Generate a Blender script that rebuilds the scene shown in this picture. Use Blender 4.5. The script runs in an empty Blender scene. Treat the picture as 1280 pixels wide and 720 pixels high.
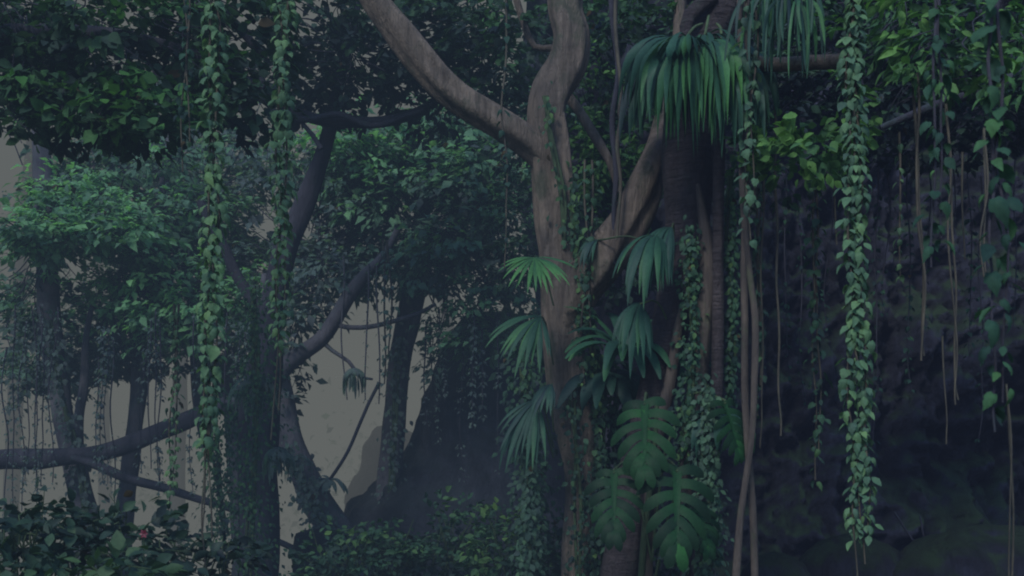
import bpy, math, random
import numpy as np
from mathutils import Vector, noise

R = random.Random(7)
G = np.random.default_rng(11)
F, CZ, HY = 1372.0, 2.0, 560.0          # focal length in photo pixels, eye height, horizon row
scene = bpy.context.scene
C = scene.collection


def W(px, py, d):
    return np.array([(px - 640.0) / F * d, d, CZ + (HY - py) / F * d])


def sstep(a, b, x):
    t = min(1.0, max(0.0, (x - a) / (b - a)))
    return t * t * (3 - 2 * t)


def terrain(x, y):
    drop = -5.0 * sstep(12.5, 23, y) * (1 - sstep(0.5, 4.0, x))
    hill = 17.0 * sstep(46, 95, y)
    n = noise.noise(Vector((x * .35, y * .35, 3.1))) * .25 + noise.noise(Vector((x * 1.3, y * 1.3, 8))) * .06
    return drop + hill + n


# ------------------------------------------------------------------ materials
def nodes_of(name):
    m = bpy.data.materials.new(name)
    m.use_nodes = True
    nt = m.node_tree
    nt.nodes.clear()
    return m, nt, nt.nodes, nt.links


def ramp(N, L, src, stops):
    r = N.new('ShaderNodeValToRGB')
    el = r.color_ramp.elements
    while len(el) < len(stops):
        el.new(.5)
    for e, (p, c) in zip(el, stops):
        e.position = p
        e.color = (*c, 1)
    L.new(src, r.inputs[0])
    return r.outputs[0]


def noise_tex(N, L, scale, detail=5, rough=.6, stretch=(1, 1, 1), dist=0.0):
    tc = N.new('ShaderNodeTexCoord')
    mp = N.new('ShaderNodeMapping')
    mp.inputs['Scale'].default_value = stretch
    L.new(tc.outputs['Object'], mp.inputs[0])
    t = N.new('ShaderNodeTexNoise')
    t.inputs['Scale'].default_value = scale
    t.inputs['Detail'].default_value = detail
    t.inputs['Roughness'].default_value = rough
    t.inputs['Distortion'].default_value = dist
    L.new(mp.outputs[0], t.inputs['Vector'])
    return t.outputs['Fac']


def mixc(N, L, fac, a, b, mode='MIX'):
    m = N.new('ShaderNodeMix')
    m.data_type = 'RGBA'
    m.blend_type = mode
    for s, v in ((m.inputs[0], fac), (m.inputs[6], a), (m.inputs[7], b)):
        if hasattr(v, 'links'):
            L.new(v, s)
        else:
            s.default_value = v if isinstance(v, float) else (*v, 1)
    return m.outputs[2]


def leaf_mat(name, dark, mid, light, trans=.28, rough=.42, spec=.35):
    m, nt, N, L = nodes_of(name)
    at = N.new('ShaderNodeAttribute')
    at.attribute_name = 'tint'
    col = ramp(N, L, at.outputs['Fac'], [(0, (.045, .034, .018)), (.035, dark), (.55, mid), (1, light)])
    nz = noise_tex(N, L, 2.3, 3)
    blot = ramp(N, L, nz, [(.3, (.55, .6, .62)), (.7, (1.2, 1.15, 1.05))])
    col = mixc(N, L, 1.0, col, blot, 'MULTIPLY')
    fine = noise_tex(N, L, 55, 3)
    col = mixc(N, L, 1.0, col, ramp(N, L, fine, [(.3, (.8, .8, .8)), (.7, (1.15, 1.15, 1.1))]), 'MULTIPLY')
    p = N.new('ShaderNodeBsdfPrincipled')
    p.inputs['Roughness'].default_value = rough
    p.inputs['Specular IOR Level'].default_value = spec
    L.new(col, p.inputs['Base Color'])
    t = N.new('ShaderNodeBsdfTranslucent')
    L.new(mixc(N, L, 1.0, col, (1.1, 1.35, .6), 'MULTIPLY'), t.inputs[0])
    mx = N.new('ShaderNodeMixShader')
    mx.inputs[0].default_value = trans
    L.new(p.outputs[0], mx.inputs[1])
    L.new(t.outputs[0], mx.inputs[2])
    o = N.new('ShaderNodeOutputMaterial')
    L.new(mx.outputs[0], o.inputs[0])
    return m


def bark_mat(name, dark, light, moss=(.03, .06, .02), moss_amt=.25, scale=9, stretch=(1, 1, .22), bump=.5, rings=0.0):
    m, nt, N, L = nodes_of(name)
    n1 = noise_tex(N, L, scale, 8, .68, stretch, .6)
    col = ramp(N, L, n1, [(.28, dark), (.72, light)])
    n3 = noise_tex(N, L, 1.7, 4, .6)
    col = mixc(N, L, 1.0, col, ramp(N, L, n3, [(.3, (.42, .43, .5)), (.68, (1.25, 1.2, 1.15))]), 'MULTIPLY')
    n2 = noise_tex(N, L, 4.2, 6, .7, (1, 1, .6))
    mk = ramp(N, L, n2, [(.62 - moss_amt * .3, (0, 0, 0)), (.70 - moss_amt * .2, (1, 1, 1))])
    mmul = N.new('ShaderNodeMath')
    mmul.operation = 'MULTIPLY'
    mmul.inputs[1].default_value = min(1, moss_amt * 2)
    L.new(mk, mmul.inputs[0])
    col = mixc(N, L, mmul.outputs[0], col, moss)
    p = N.new('ShaderNodeBsdfPrincipled')
    p.inputs['Roughness'].default_value = .82
    p.inputs['Specular IOR Level'].default_value = .25
    L.new(col, p.inputs['Base Color'])
    nb = noise_tex(N, L, scale * 2.6, 9, .72, stretch, .8)
    h = nb
    if rings:
        nr = noise_tex(N, L, 22, 4, .6, (.15, .15, 1.0), .4)
        ad = N.new('ShaderNodeMath')
        ad.operation = 'MULTIPLY_ADD'
        ad.inputs[1].default_value = rings
        L.new(nr, ad.inputs[0])
        L.new(nb, ad.inputs[2])
        h = ad.outputs[0]
    b = N.new('ShaderNodeBump')
    b.inputs['Strength'].default_value = bump
    b.inputs['Distance'].default_value = .15
    L.new(h, b.inputs['Height'])
    L.new(b.outputs[0], p.inputs['Normal'])
    o = N.new('ShaderNodeOutputMaterial')
    L.new(p.outputs[0], o.inputs[0])
    return m


def rock_mat(name, dark, light, moss, moss_amt=.5, streak=True):
    m, nt, N, L = nodes_of(name)
    n1 = noise_tex(N, L, 1.1, 10, .68, (1, 1, .35) if streak else (1, 1, 1), .7)
    col = ramp(N, L, n1, [(.3, dark), (.7, light)])
    n4 = noise_tex(N, L, 7, 8, .72, (1, 1, .13) if streak else (1, 1, 1))
    col = mixc(N, L, 1.0, col, ramp(N, L, n4, [(.3, (.4, .4, .45)), (.7, (1.5, 1.5, 1.4))]), 'MULTIPLY')
    ge = N.new('ShaderNodeNewGeometry')
    sp = N.new('ShaderNodeSeparateXYZ')
    L.new(ge.outputs['Normal'], sp.inputs[0])
    n2 = noise_tex(N, L, 1.6, 7, .7)
    ad = N.new('ShaderNodeMath')
    ad.operation = 'MULTIPLY_ADD'
    ad.inputs[1].default_value = .45
    L.new(sp.outputs['Z'], ad.inputs[0])
    L.new(n2, ad.inputs[2])
    mk = ramp(N, L, ad.outputs[0], [(.62, (0, 0, 0)), (.8, (moss_amt,) * 3)])
    col = mixc(N, L, mk, col, moss)
    pr = ramp(N, L, ge.outputs['Pointiness'], [(.44, (.3, .3, .34)), (.5, (1, 1, 1)), (.57, (1.7, 1.7, 1.6))])  # shade painted into the crevices, light onto the raised edges
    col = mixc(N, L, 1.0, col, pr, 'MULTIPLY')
    p = N.new('ShaderNodeBsdfPrincipled')
    p.inputs['Roughness'].default_value = .75
    p.inputs['Specular IOR Level'].default_value = .3
    L.new(col, p.inputs['Base Color'])
    nb = noise_tex(N, L, 5, 11, .74, (1, 1, .5) if streak else (1, 1, 1), .5)
    b = N.new('ShaderNodeBump')
    b.inputs['Strength'].default_value = .9
    b.inputs['Distance'].default_value = .22
    L.new(nb, b.inputs['Height'])
    L.new(b.outputs[0], p.inputs['Normal'])
    o = N.new('ShaderNodeOutputMaterial')
    L.new(p.outputs[0], o.inputs[0])
    return m


M = dict(  # most dark leaf tones hold a bluish haze veil in their colour
    canopy=leaf_mat('canopy_leaf', (.024, .036, .046), (.036, .082, .046), (.058, .165, .045), .34, .6, .06),
    bright=leaf_mat('bright_leaf', (.024, .038, .046), (.038, .098, .046), (.085, .19, .055), .3, .6, .1),
    hazy=leaf_mat('haze_tinted_leaf', (.085, .115, .13), (.135, .26, .195), (.22, .48, .24), .5, .7, .05),  # base colours lightened so the leaves look veiled by haze
    hazydark=leaf_mat('haze_tinted_dark_leaf', (.1, .125, .15), (.12, .185, .18), (.16, .3, .21), .45, .7, .05),  # haze put into the colour here too, duller tones
    vine=leaf_mat('vine_leaf', (.036, .06, .06), (.06, .125, .084), (.115, .215, .1), .28, .6, .1),
    nearvine=leaf_mat('shaded_vine_leaf', (.016, .03, .038), (.026, .068, .048), (.065, .16, .055), .26, .65, .06),  # darker copy of the vine leaf, shade put into its colour
    ivy=leaf_mat('ivy_leaf', (.022, .038, .044), (.036, .09, .056), (.1, .19, .06), .25, .6, .1),
    frond=leaf_mat('frond_leaf', (.016, .034, .042), (.02, .068, .046), (.06, .18, .056), .18, .55, .14),
    monstera=leaf_mat('split_leaf', (.008, .024, .014), (.012, .052, .019), (.03, .125, .028), .14, .55, .08),
    shrub=leaf_mat('shrub_leaf', (.016, .027, .033), (.022, .05, .036), (.06, .115, .048), .2, .55, .14),
    bark=bark_mat('pale_bark', (.06, .05, .04), (.28, .232, .188), (.04, .06, .034), .32, 9, (1, 1, .16), .9, .12),
    figbark=bark_mat('fig_bark', (.026, .022, .027), (.062, .052, .054), (.03, .05, .03), .2, 7, (1, 1, .4), .8, .8),
    mistbark=bark_mat('haze_tinted_bark', (.05, .052, .066), (.09, .09, .108), (.05, .075, .075), .3, 6),  # bark paled and blued to imitate haze in front of it
    root=bark_mat('root_bark', (.038, .033, .03), (.095, .08, .068), (.05, .08, .03), .2, 12, (1, 1, .15), .5),
    darkbark=bark_mat('dark_bark', (.02, .021, .033), (.04, .041, .058), (.02, .038, .038), .3, 6),
    liana=bark_mat('liana_bark', (.03, .029, .026), (.082, .076, .054), (.03, .05, .03), .25, 20, (1, 1, .3), .3),
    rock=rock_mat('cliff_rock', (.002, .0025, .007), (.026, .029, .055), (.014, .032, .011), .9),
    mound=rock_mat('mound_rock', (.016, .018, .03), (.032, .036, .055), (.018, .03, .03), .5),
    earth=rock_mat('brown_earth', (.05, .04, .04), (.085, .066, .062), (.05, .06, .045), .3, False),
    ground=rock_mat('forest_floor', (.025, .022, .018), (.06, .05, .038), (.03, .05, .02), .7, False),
    petal=leaf_mat('red_petal', (.09, .008, .02), (.14, .012, .03), (.2, .02, .045), .2),
)

# ------------------------------------------------------------------ mesh building
class MB:
    def __init__(s):
        s.v, s.f, s.t, s.n = [], [], [], 0

    def add(s, verts, faces, tint=.5):
        verts = np.asarray(verts, float).reshape(-1, 3)
        s.v.append(verts)
        s.f.append(np.asarray(faces, int) + s.n)
        t = np.asarray(tint, float)
        s.t.append(np.full(len(verts), float(t)) if t.ndim == 0 else t)
        s.n += len(verts)

    def build(s, name, mat, parent=None, loc=None, smooth=True):
        me = bpy.data.meshes.new(name)
        off = np.array(parent.location) if parent is not None else (np.array(loc) if loc is not None else np.zeros(3))
        if parent is not None and parent.parent is not None:
            off = np.array(parent.parent.location) + off
        V = np.concatenate(s.v) - off
        me.vertices.add(len(V))
        me.vertices.foreach_set('co', V.ravel())
        tot = np.concatenate([np.full(len(f), f.shape[1]) for f in s.f])
        loops = np.concatenate([f.ravel() for f in s.f])
        me.loops.add(len(loops))
        me.loops.foreach_set('vertex_index', loops)
        me.polygons.add(len(tot))
        me.polygons.foreach_set('loop_start', np.concatenate([[0], np.cumsum(tot)[:-1]]))
        me.polygons.foreach_set('loop_total', tot)
        a = me.attributes.new('tint', 'FLOAT', 'POINT')
        a.data.foreach_set('value', np.concatenate(s.t))
        me.update(calc_edges=True)
        me.validate()
        if smooth:
            me.polygons.foreach_set('use_smooth', np.ones(len(me.polygons), bool))
        me.materials.append(M[mat] if isinstance(mat, str) else mat)
        o = bpy.data.objects.new(name, me)
        C.objects.link(o)
        if parent is not None:
            o.parent = parent
        elif loc is not None:
            o.location = loc
        return o


def tag(o, label, cat=None, group=None, kind=None):
    o['label'] = label
    if cat:
        o['category'] = cat
    if group:
        o['group'] = group
    if kind:
        o['kind'] = kind
    return o


def thing(name, label, cat, loc, group=None):
    o = bpy.data.objects.new(name, None)
    C.objects.link(o)
    o.location = [float(v) for v in loc]
    o.empty_display_size = .2
    return tag(o, label, cat, group)


def nrm(a):
    a = np.asarray(a, float)
    return a / np.maximum(np.linalg.norm(a, axis=-1, keepdims=True), 1e-9)


def spline(pts, step):
    """Catmull-Rom through pts (rows x,y,z,r...), resampled about every step."""
    p = np.asarray(pts, float)
    if len(p) == 2:
        p = np.vstack([p[0], (p[0] + p[1]) / 2, p[1]])
    q = np.vstack([2 * p[0] - p[1], p, 2 * p[-1] - p[-2]])
    out = []
    for i in range(1, len(q) - 2):
        a, b, c, d = q[i - 1], q[i], q[i + 1], q[i + 2]
        n = max(2, int(np.linalg.norm((c - b)[:3]) / step))
        for k in range(n):
            t = k / n
            out.append(.5 * (2 * b + (c - a) * t + (2 * a - 5 * b + 4 * c - d) * t * t + (3 * b - a - 3 * c + d) * t ** 3))
    out.append(p[-1])
    return np.array(out)


def tube(mb, pts, seg=10, step=.15, flute=0.0, lump=0.0, seed=0, tint=.5, wob=0.0):
    """Tapered limb along pts (x, y, z, radius)."""
    s = spline(pts, step)
    P, r = s[:, :3].copy(), np.maximum(s[:, 3], .001)
    n = len(P)
    if wob:
        for i in range(n):
            k = noise.noise_vector(Vector((i * step * 1.7, seed * 3.3, 1.0)))
            e = min(1, i / 3, (n - 1 - i) / 3)
            P[i] += np.array(k) * wob * e
    T = nrm(np.gradient(P, axis=0))
    ref = np.array([0, 1.0, 0]) if abs(T[0][1]) < .8 else np.array([1.0, 0, 0])
    ang = np.arange(seg) / seg * 2 * math.pi
    V = np.zeros((n, seg, 3))
    for i in range(n):
        x = nrm(np.cross(T[i], ref))
        z = np.cross(x, T[i])
        ref = nrm(z)
        k = np.ones(seg)
        if flute:
            tw = i * step * .35
            k += flute * (np.sin(3 * ang + seed + tw) * .5 + np.sin(5 * ang + seed * 2.1 - tw * .6) * .35 + np.sin(8 * ang + seed * .7 + tw) * .22)
        if lump:
            for j in range(seg):
                k[j] += lump * noise.noise(Vector((math.cos(ang[j]) * .9 + seed, math.sin(ang[j]) * .9, i * step * 1.6)))
        rad = r[i] * np.maximum(k, .3)
        V[i] = P[i] + np.outer(np.cos(ang) * rad, x) + np.outer(np.sin(ang) * rad, z)
    a = (np.arange(n - 1)[:, None] * seg + np.arange(seg)[None, :]).ravel()
    b = (np.arange(n - 1)[:, None] * seg + (np.arange(seg)[None, :] + 1) % seg).ravel()
    mb.add(V.reshape(-1, 3), np.stack([a, b, b + seg, a + seg], 1), tint)
    for end, i in ((0, 0), (1, n - 1)):
        ring = V[i]
        f = [[j, (j + 1) % seg, seg] for j in range(seg)]
        if not end:
            f = [q[::-1] for q in f]
        mb.add(np.vstack([ring, P[i]]), f, tint)
    return P, r


def pxpath(rows, d):
    out = []
    for q in rows:
        dd = q[3] if len(q) > 3 else d
        out.append([*W(q[0], q[1], dd), q[2] / F * dd])
    return out


# leaf outlines: x across, y along, z out of the blade
def oval_template(w=.3, fold=.10, droop=.16):
    rows = [(.18, .62), (.45, 1.0), (.75, .62)]
    v = [(0, 0, 0)]
    for t, k in rows:
        z = -droop * t * t
        v += [(-w * k, t, z + fold * k), (0, t, z), (w * k, t, z + fold * k)]
    v.append((0, 1.0, -droop))
    f = [(0, 2, 1), (0, 3, 2)]
    for i in range(2):
        a = 1 + i * 3
        f += [(a, a + 1, a + 4), (a, a + 4, a + 3), (a + 1, a + 2, a + 5), (a + 1, a + 5, a + 4)]
    a = 7
    f += [(a, a + 1, 10), (a + 1, a + 2, 10)]
    return np.array(v), np.array(f)


def small_template(w=.3):
    v = [(0, 0, 0), (-w, .45, .09), (0, .5, 0), (w, .45, .09), (0, 1, -.13)]
    return np.array(v, float), np.array([(0, 2, 1), (0, 3, 2), (1, 2, 4), (2, 3, 4)])


def ivy_template():
    o = [(0, .05), (.2, -.06), (.36, .08), (.42, .3), (.30, .44), (.30, .58), (.15, .78), (0, 1.05)]
    left = [(-x, y) for x, y in o[1:-1]][::-1]
    out = o + left
    ins = [(x * .5, .36 + (y - .36) * .5) for x, y in out]

    def arch(x, y, lift=0.0):
        th = max(y, 0) * 1.25
        return (x, math.sin(th) / 1.25 + min(y, 0), lift - (1 - math.cos(th)) / 1.25 - .75 * x * x)
    n = len(out)
    v = [arch(0, .36, .05)] + [arch(x, y, .03) for x, y in ins] + [arch(x, y) for x, y in out]
    f = []
    for i in range(n):
        j = (i + 1) % n
        f += [(0, 1 + i, 1 + j), (1 + i, 1 + n + i, 1 + n + j), (1 + i, 1 + n + j, 1 + j)]
    v = np.array(v) * np.array([.86, 1, 1])
    return v, np.array(f)


T_OVAL, T_SLIM, T_SMALL, T_IVY = oval_template(), oval_template(.2, .07, .25), small_template(), ivy_template()
T_BROAD = oval_template(.36, .08, .2)


def leaves(mb, T, pos, axis, normal, size, tint):
    tv, tf = T
    n = len(pos)
    Y = nrm(axis)
    X = nrm(np.cross(Y, normal))
    Z = np.cross(X, Y)
    sz = np.asarray(size).reshape(-1, 1, 1)
    wid = G.uniform(.8, 1.2, (n, 1, 1))
    cup = G.uniform(.3, 1.8, (n, 1, 1))
    V = pos[:, None, :] + sz * (tv[None, :, 0:1] * wid * X[:, None, :] + tv[None, :, 1:2] * Y[:, None, :] + tv[None, :, 2:3] * cup * Z[:, None, :])
    Fc = (np.arange(n)[:, None, None] * len(tv) + tf[None]).reshape(-1, tf.shape[1])
    mb.add(V.reshape(-1, 3), Fc, np.repeat(np.where(G.random(n) < .005, 0.0, np.clip(tint, .05, 1)), len(tv)))


def sphere_pts(n, shell=.35):
    v = nrm(G.normal(size=(n, 3)))
    return v * (G.uniform(shell ** 3, 1, (n, 1)) ** (1 / 3))


HOLES = [(16, 205, 34, 46), (6, 300, 16, 26), (100, 332, 34, 20), (30, 330, 26, 18), (332, 168, 18, 28), (8, 96, 14, 20), (395, 165, 12, 10), (320, 285, 12, 22), (405, 275, 22, 12), (480, 300, 18, 10), (395, 22, 22, 10), (322, 20, 14, 24), (210, 12, 12, 8), (128, 205, 14, 8)]


def clump(mb, twigs, px, py, d, rx, ry, rd, n, size_px, T=T_OVAL, bright=.5, flat=.6, per=9, spread=1.5, anchor=None, droop=.35):
    """A clump of leaf sprays inside an ellipsoid; sprays lie in flattish layers and hang outwards."""
    c = W(px, py, d)
    k = d / F
    rad = np.array([rx * k, rd, ry * k])
    nt = max(1, n // per)
    u = sphere_pts(nt)
    # uneven outline: drop sprays where a low frequency field is weak
    cen = c + u * rad
    keep = np.array([noise.noise(Vector(tuple(q / (6 * size_px * k)))) > -.28 for q in cen])
    if d > 11.5:                                    # holes in the far crowns where the pale sky shows
        qx, qy = cen[:, 0] / cen[:, 1] * F + 640, HY - (cen[:, 2] - CZ) / cen[:, 1] * F
        for gx, gy, ga, gb in HOLES:
            keep &= ((qx - gx) / ga) ** 2 + ((qy - gy) / gb) ** 2 > R.uniform(.8, 1.2)
    cen, u = cen[keep], u[keep]
    nt = len(cen)
    if nt == 0:
        return
    size = size_px * k
    out = nrm(u * np.array([1, .8, .25]) + G.normal(size=(nt, 3)) * .35)
    tt = np.clip(bright + .26 * u[:, 2] - .14 * u[:, 1] + G.normal(size=nt) * .13, 0, 1)  # light put into the tint: paler on top and towards the front
    idx = np.repeat(np.arange(nt), per)
    m = len(idx)
    j = G.uniform(-1, 1, m)
    along = np.tile(np.linspace(0, 1, per), nt)
    side = nrm(np.cross(out, np.array([0, 0, 1.0])))
    pos = cen[idx] + out[idx] * (along * spread * size)[:, None] + side[idx] * (j * .55 * size)[:, None] + G.normal(size=(m, 3)) * size * np.array([.3, .3, .22 * (1.4 - flat)])
    ax = nrm(out[idx] + side[idx] * (j * 1.5)[:, None] + G.normal(size=(m, 3)) * .35 + np.array([0, 0, -droop]))
    nm = nrm(np.array([0, -.35, 1.0]) * flat + G.normal(size=(m, 3)) * (1.05 - flat) * .8 + out[idx] * .15)
    leaves(mb, T, pos, ax, nm, size * G.uniform(.65, 1.25, m), tt[idx] + G.normal(size=m) * .1)
    if twigs is not None:
        a = c if anchor is None else np.asarray(anchor)
        for q in range(0, nt, 3):
            p0 = cen[q] + (a - cen[q]) * min(1, 7 * size / max(.01, float(np.linalg.norm(a - cen[q])))) * R.uniform(.4, 1) + np.array([0, 0, R.uniform(0, .1)])
            mid = (p0 + cen[q]) / 2 + np.array([R.uniform(-1, 1), R.uniform(-1, 1), R.uniform(-.2, .8)]) * size
            tube(twigs, [[*p0, size * .06], [*mid, size * .05], [*(cen[q] + out[q] * spread * size), size * .02]], 5, max(.08, size * .8))


# ------------------------------------------------------------------ setting
def build_ground():
    nx, ny = 150, 150
    mb = MB()
    xs = np.sign(np.linspace(-1, 1, nx)) * np.abs(np.linspace(-1, 1, nx)) ** 2.2 * 180
    ys = -12 + (np.linspace(0, 1, ny) ** 2.0) * 260
    V = np.array([[x, y, terrain(x, y)] for y in ys for x in xs])
    f = [[j * nx + i, j * nx + i + 1, (j + 1) * nx + i + 1, (j + 1) * nx + i] for j in range(ny - 1) for i in range(nx - 1)]
    mb.add(V, f)
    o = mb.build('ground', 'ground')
    o['kind'] = 'structure'


build_ground()


def build_cliff():
    nu, nv = 300, 270
    mb = MB()
    V = []
    for j in range(nv):
        z = -1.4 + 15.5 * (j / (nv - 1))
        for i in range(nu):
            x = .3 + 15.5 * (i / (nu - 1))
            y = 15.2 + 2.6 * (1 - sstep(.3, 3.2, x)) - .15 * max(0, x - 7)
            y -= 2.4 * (1 - sstep(-1.0, 2.2, z)) * sstep(2, 4.5, x)              # talus at the foot
            y -= 1.5 * math.exp(-((x - 7.0) / 1.4) ** 2 - ((z - 3.4) / 1.3) ** 2)   # mossy bulge
            y -= 1.2 * math.exp(-((x - 5.7) / .8) ** 2 - ((z - .6) / .6) ** 2)
            y += .9 * math.exp(-((x - 4.9) / .55) ** 2 - ((z - .55) / .3) ** 2)      # hollow under the ledge
            y -= .12 * (z - 5) * (1 if z > 5 else 0)
            p = Vector((x, y, z))
            y -= .75 * noise.fractal(Vector((x * .45, 0, z * .3)), .9, 2.1, 5)
            y -= .22 * noise.ridged_multi_fractal(Vector((x * 1.1, 2, z * .55)), .8, 2.2, 5, 1, 2) - .25
            y -= .3 * noise.fractal(Vector((x * 3.2, 5, z * 1.5)), .6, 2.0, 5)
            y -= .16 * noise.ridged_multi_fractal(Vector((x * 3.0, 9, z * 3.4)), .7, 2.2, 4, 1, 2) - .1
            st = math.floor(z * 1.1 + .8 * noise.noise(Vector((x * .5, 1, 4))))
            y += .14 * noise.cell(Vector((st * 3.1 + math.floor(x * .9 + st * .37), st, 2)))
            V.append([x + .3 * noise.noise(p * .8), y, z])
    f = [[j * nu + i, j * nu + i + 1, (j + 1) * nu + i + 1, (j + 1) * nu + i] for j in range(nv - 1) for i in range(nu - 1)]
    mb.add(V, f)
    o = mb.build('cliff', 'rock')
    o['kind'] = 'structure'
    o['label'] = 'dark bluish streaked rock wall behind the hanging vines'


build_cliff()


def rock_lump(name, mat, label, rows, d, depth, seed, cat):
    """A lump of rock whose silhouette follows rows of (row, left px, right px), rounded in depth."""
    mb = MB()
    s = spline([[r[0], r[1], r[2], 0] for r in rows], 9)
    seg = 56
    V = []
    for k, q in enumerate(s):
        cx, hw = (q[1] + q[2]) / 2, (q[2] - q[1]) / 2
        for a in range(seg):
            t = a / seg * 2 * math.pi
            p = W(cx + hw * math.cos(t), q[0], d)
            p[1] += depth * math.sin(t) * (hw / max(r[2] - r[1] for r in rows) * 2)
            n = noise.fractal(Vector(tuple(p * 1.3 + seed)), .9, 2.1, 5) * .16 + noise.ridged_multi_fractal(Vector((p[0] * 2 + seed, p[1] * 2, p[2] * .7)), .8, 2.1, 4, 1, 2) * .05
            p += np.array([math.cos(t), math.sin(t), .3]) * n
            V.append(p)
    n = len(s)
    f = [[k * seg + a, k * seg + (a + 1) % seg, (k + 1) * seg + (a + 1) % seg, (k + 1) * seg + a] for k in range(n - 1) for a in range(seg)]
    mb.add(V, f)
    top = np.mean(V[:seg], axis=0)
    mb.add(np.vstack([V[:seg], top + [0, 0, .03]]), [[(a + 1) % seg, a, seg] for a in range(seg)])
    base = W((rows[-1][1] + rows[-1][2]) / 2, rows[-1][0], d)
    return tag(mb.build(name, mat, None, base), label, cat)


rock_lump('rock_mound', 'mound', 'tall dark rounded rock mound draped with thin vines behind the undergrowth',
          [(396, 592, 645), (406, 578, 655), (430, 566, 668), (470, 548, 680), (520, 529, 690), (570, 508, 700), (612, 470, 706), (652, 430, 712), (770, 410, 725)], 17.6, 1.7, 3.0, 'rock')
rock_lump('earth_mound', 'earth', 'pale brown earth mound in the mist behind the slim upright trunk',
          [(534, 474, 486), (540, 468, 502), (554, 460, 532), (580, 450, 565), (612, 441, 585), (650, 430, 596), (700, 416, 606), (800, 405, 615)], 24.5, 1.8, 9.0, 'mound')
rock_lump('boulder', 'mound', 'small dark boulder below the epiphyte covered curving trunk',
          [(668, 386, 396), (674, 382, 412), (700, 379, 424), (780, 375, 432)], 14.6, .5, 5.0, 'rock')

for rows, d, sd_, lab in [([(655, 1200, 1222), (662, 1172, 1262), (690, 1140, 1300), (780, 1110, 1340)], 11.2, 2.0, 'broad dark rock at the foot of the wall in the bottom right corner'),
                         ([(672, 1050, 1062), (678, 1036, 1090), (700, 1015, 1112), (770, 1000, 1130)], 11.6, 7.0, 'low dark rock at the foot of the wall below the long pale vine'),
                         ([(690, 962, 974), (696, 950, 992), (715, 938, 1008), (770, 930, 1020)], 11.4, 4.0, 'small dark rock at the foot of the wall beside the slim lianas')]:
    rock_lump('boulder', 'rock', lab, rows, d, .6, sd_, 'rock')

# ------------------------------------------------------------------ trees
def grounded(rows, d):
    """Extend a trunk path (given top to bottom in the picture) down to the terrain."""
    p = pxpath(rows, d)
    x, y, z, r = p[-1]
    g = terrain(x, y) - .15
    if z > g:
        dx = (p[-1][0] - p[-2][0])
        p.append([x + dx * .4, y, (z + g) / 2, r * 1.12])
        p.append([x + dx * .6, y, g, r * 1.45])
    return p


class Tree:
    def __init__(s, name, label, rows, d, mat, cat='tree', seg=18, flute=.12, lump=.25, group=None, step=.1, leafmat='hazy'):
        p = grounded(rows, d)
        s.root = thing(name, label, cat, p[-1][:3], group)
        s.d, s.mat, s.leafmat = d, mat, leafmat
        mb = MB()
        s.path, _ = tube(mb, p, seg, step, flute, lump, R.uniform(0, 9))
        s.trunk_mb = mb
        s.crown, s.twigs = MB(), MB()
        s.branches, s.twiggy = [], name not in ('pale_tree', 'misty_tree', 'strangler_fig')

    def strand(s, rows, seg=10, flute=.1, lump=.2, d=None):
        tube(s.trunk_mb, pxpath(rows, d or s.d), seg, .1, flute, lump, R.uniform(0, 9))

    def branch(s, rows, d=None, seg=12, flute=.1, lump=.22, wob=.0, mat=None):
        mb = MB()
        tube(mb, pxpath(rows, d or s.d), seg, .1, flute, lump, R.uniform(0, 9), wob=wob)
        s.branches.append((mb, mat or s.mat))
        return s

    def leaf(s, *a, **k):
        clump(s.crown, s.twigs if s.twiggy else None, *a, **k)
        return s

    def layers(s, a, anchor, k=6):
        """A crown mass made of thin ragged tiers with gaps between them."""
        px, py, d, rx, ry, rd, n, size, br = a
        for q in range(k):
            u, v = R.uniform(-.7, .7), -1 + 2 * (q + R.random()) / k
            clump(s.crown, s.twigs, px + u * rx, py + v * ry * 1.05, d + R.uniform(-.5, .5) * rd, rx * R.uniform(.4, .68), max(4, ry * R.uniform(.16, .32)), rd * .5,
                  int(n * DENS / k), size * 1.36 * R.uniform(.75, 1.2), T_SMALL, br + R.uniform(-.16, .16), .7, 10, 2.4, anchor, .45)

    def done(s):
        s.trunk_mb.build('trunk', s.mat, s.root)
        for b, m in s.branches:
            b.build('branch', m, s.root)
        if s.crown.n:
            s.crown.build('crown', s.leafmat, s.root)
        if s.twigs.n and s.twiggy:
            s.twigs.build('twigs', 'darkbark', s.root)
        return s.root


# --- the pale tree in the middle
t = Tree('pale_tree', 'pale brown smooth tree with an S-curved trunk and a thick bare limb reaching up',
         [(722, -90, 24), (712, -30, 23), (707, 10, 22), (713, 45, 23), (708, 80, 24), (693, 110, 24), (686, 140, 22), (686, 180, 22), (689, 240, 23), (697, 310, 23),
          (702, 370, 24), (708, 430, 25), (715, 490, 26), (724, 545, 25), (727, 600, 21), (724, 650, 17), (720, 720, 16)], 10, 'bark', seg=40, flute=.15, lump=.3, step=.06, leafmat='canopy')
t.strand([(696, 110, 2), (704, 160, 5), (709, 220, 7), (713, 300, 8), (717, 380, 9), (722, 440, 9), (727, 500, 7), (730, 560, 2)], d=9.88)
t.strand([(676, 195, 2), (680, 280, 6), (690, 370, 7), (700, 470, 7), (712, 560, 2)], d=9.88)
t.branch([(692, 232, 12, 10.0), (684, 205, 18, 9.98), (666, 182, 20, 9.94), (640, 163, 19), (608, 144, 18.5), (575, 123, 18), (546, 97, 18), (520, 66, 18.5), (496, 34, 17.5), (470, 2, 16), (448, -34, 15), (430, -90, 13)], 9.9, 30, .14, .34)
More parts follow.
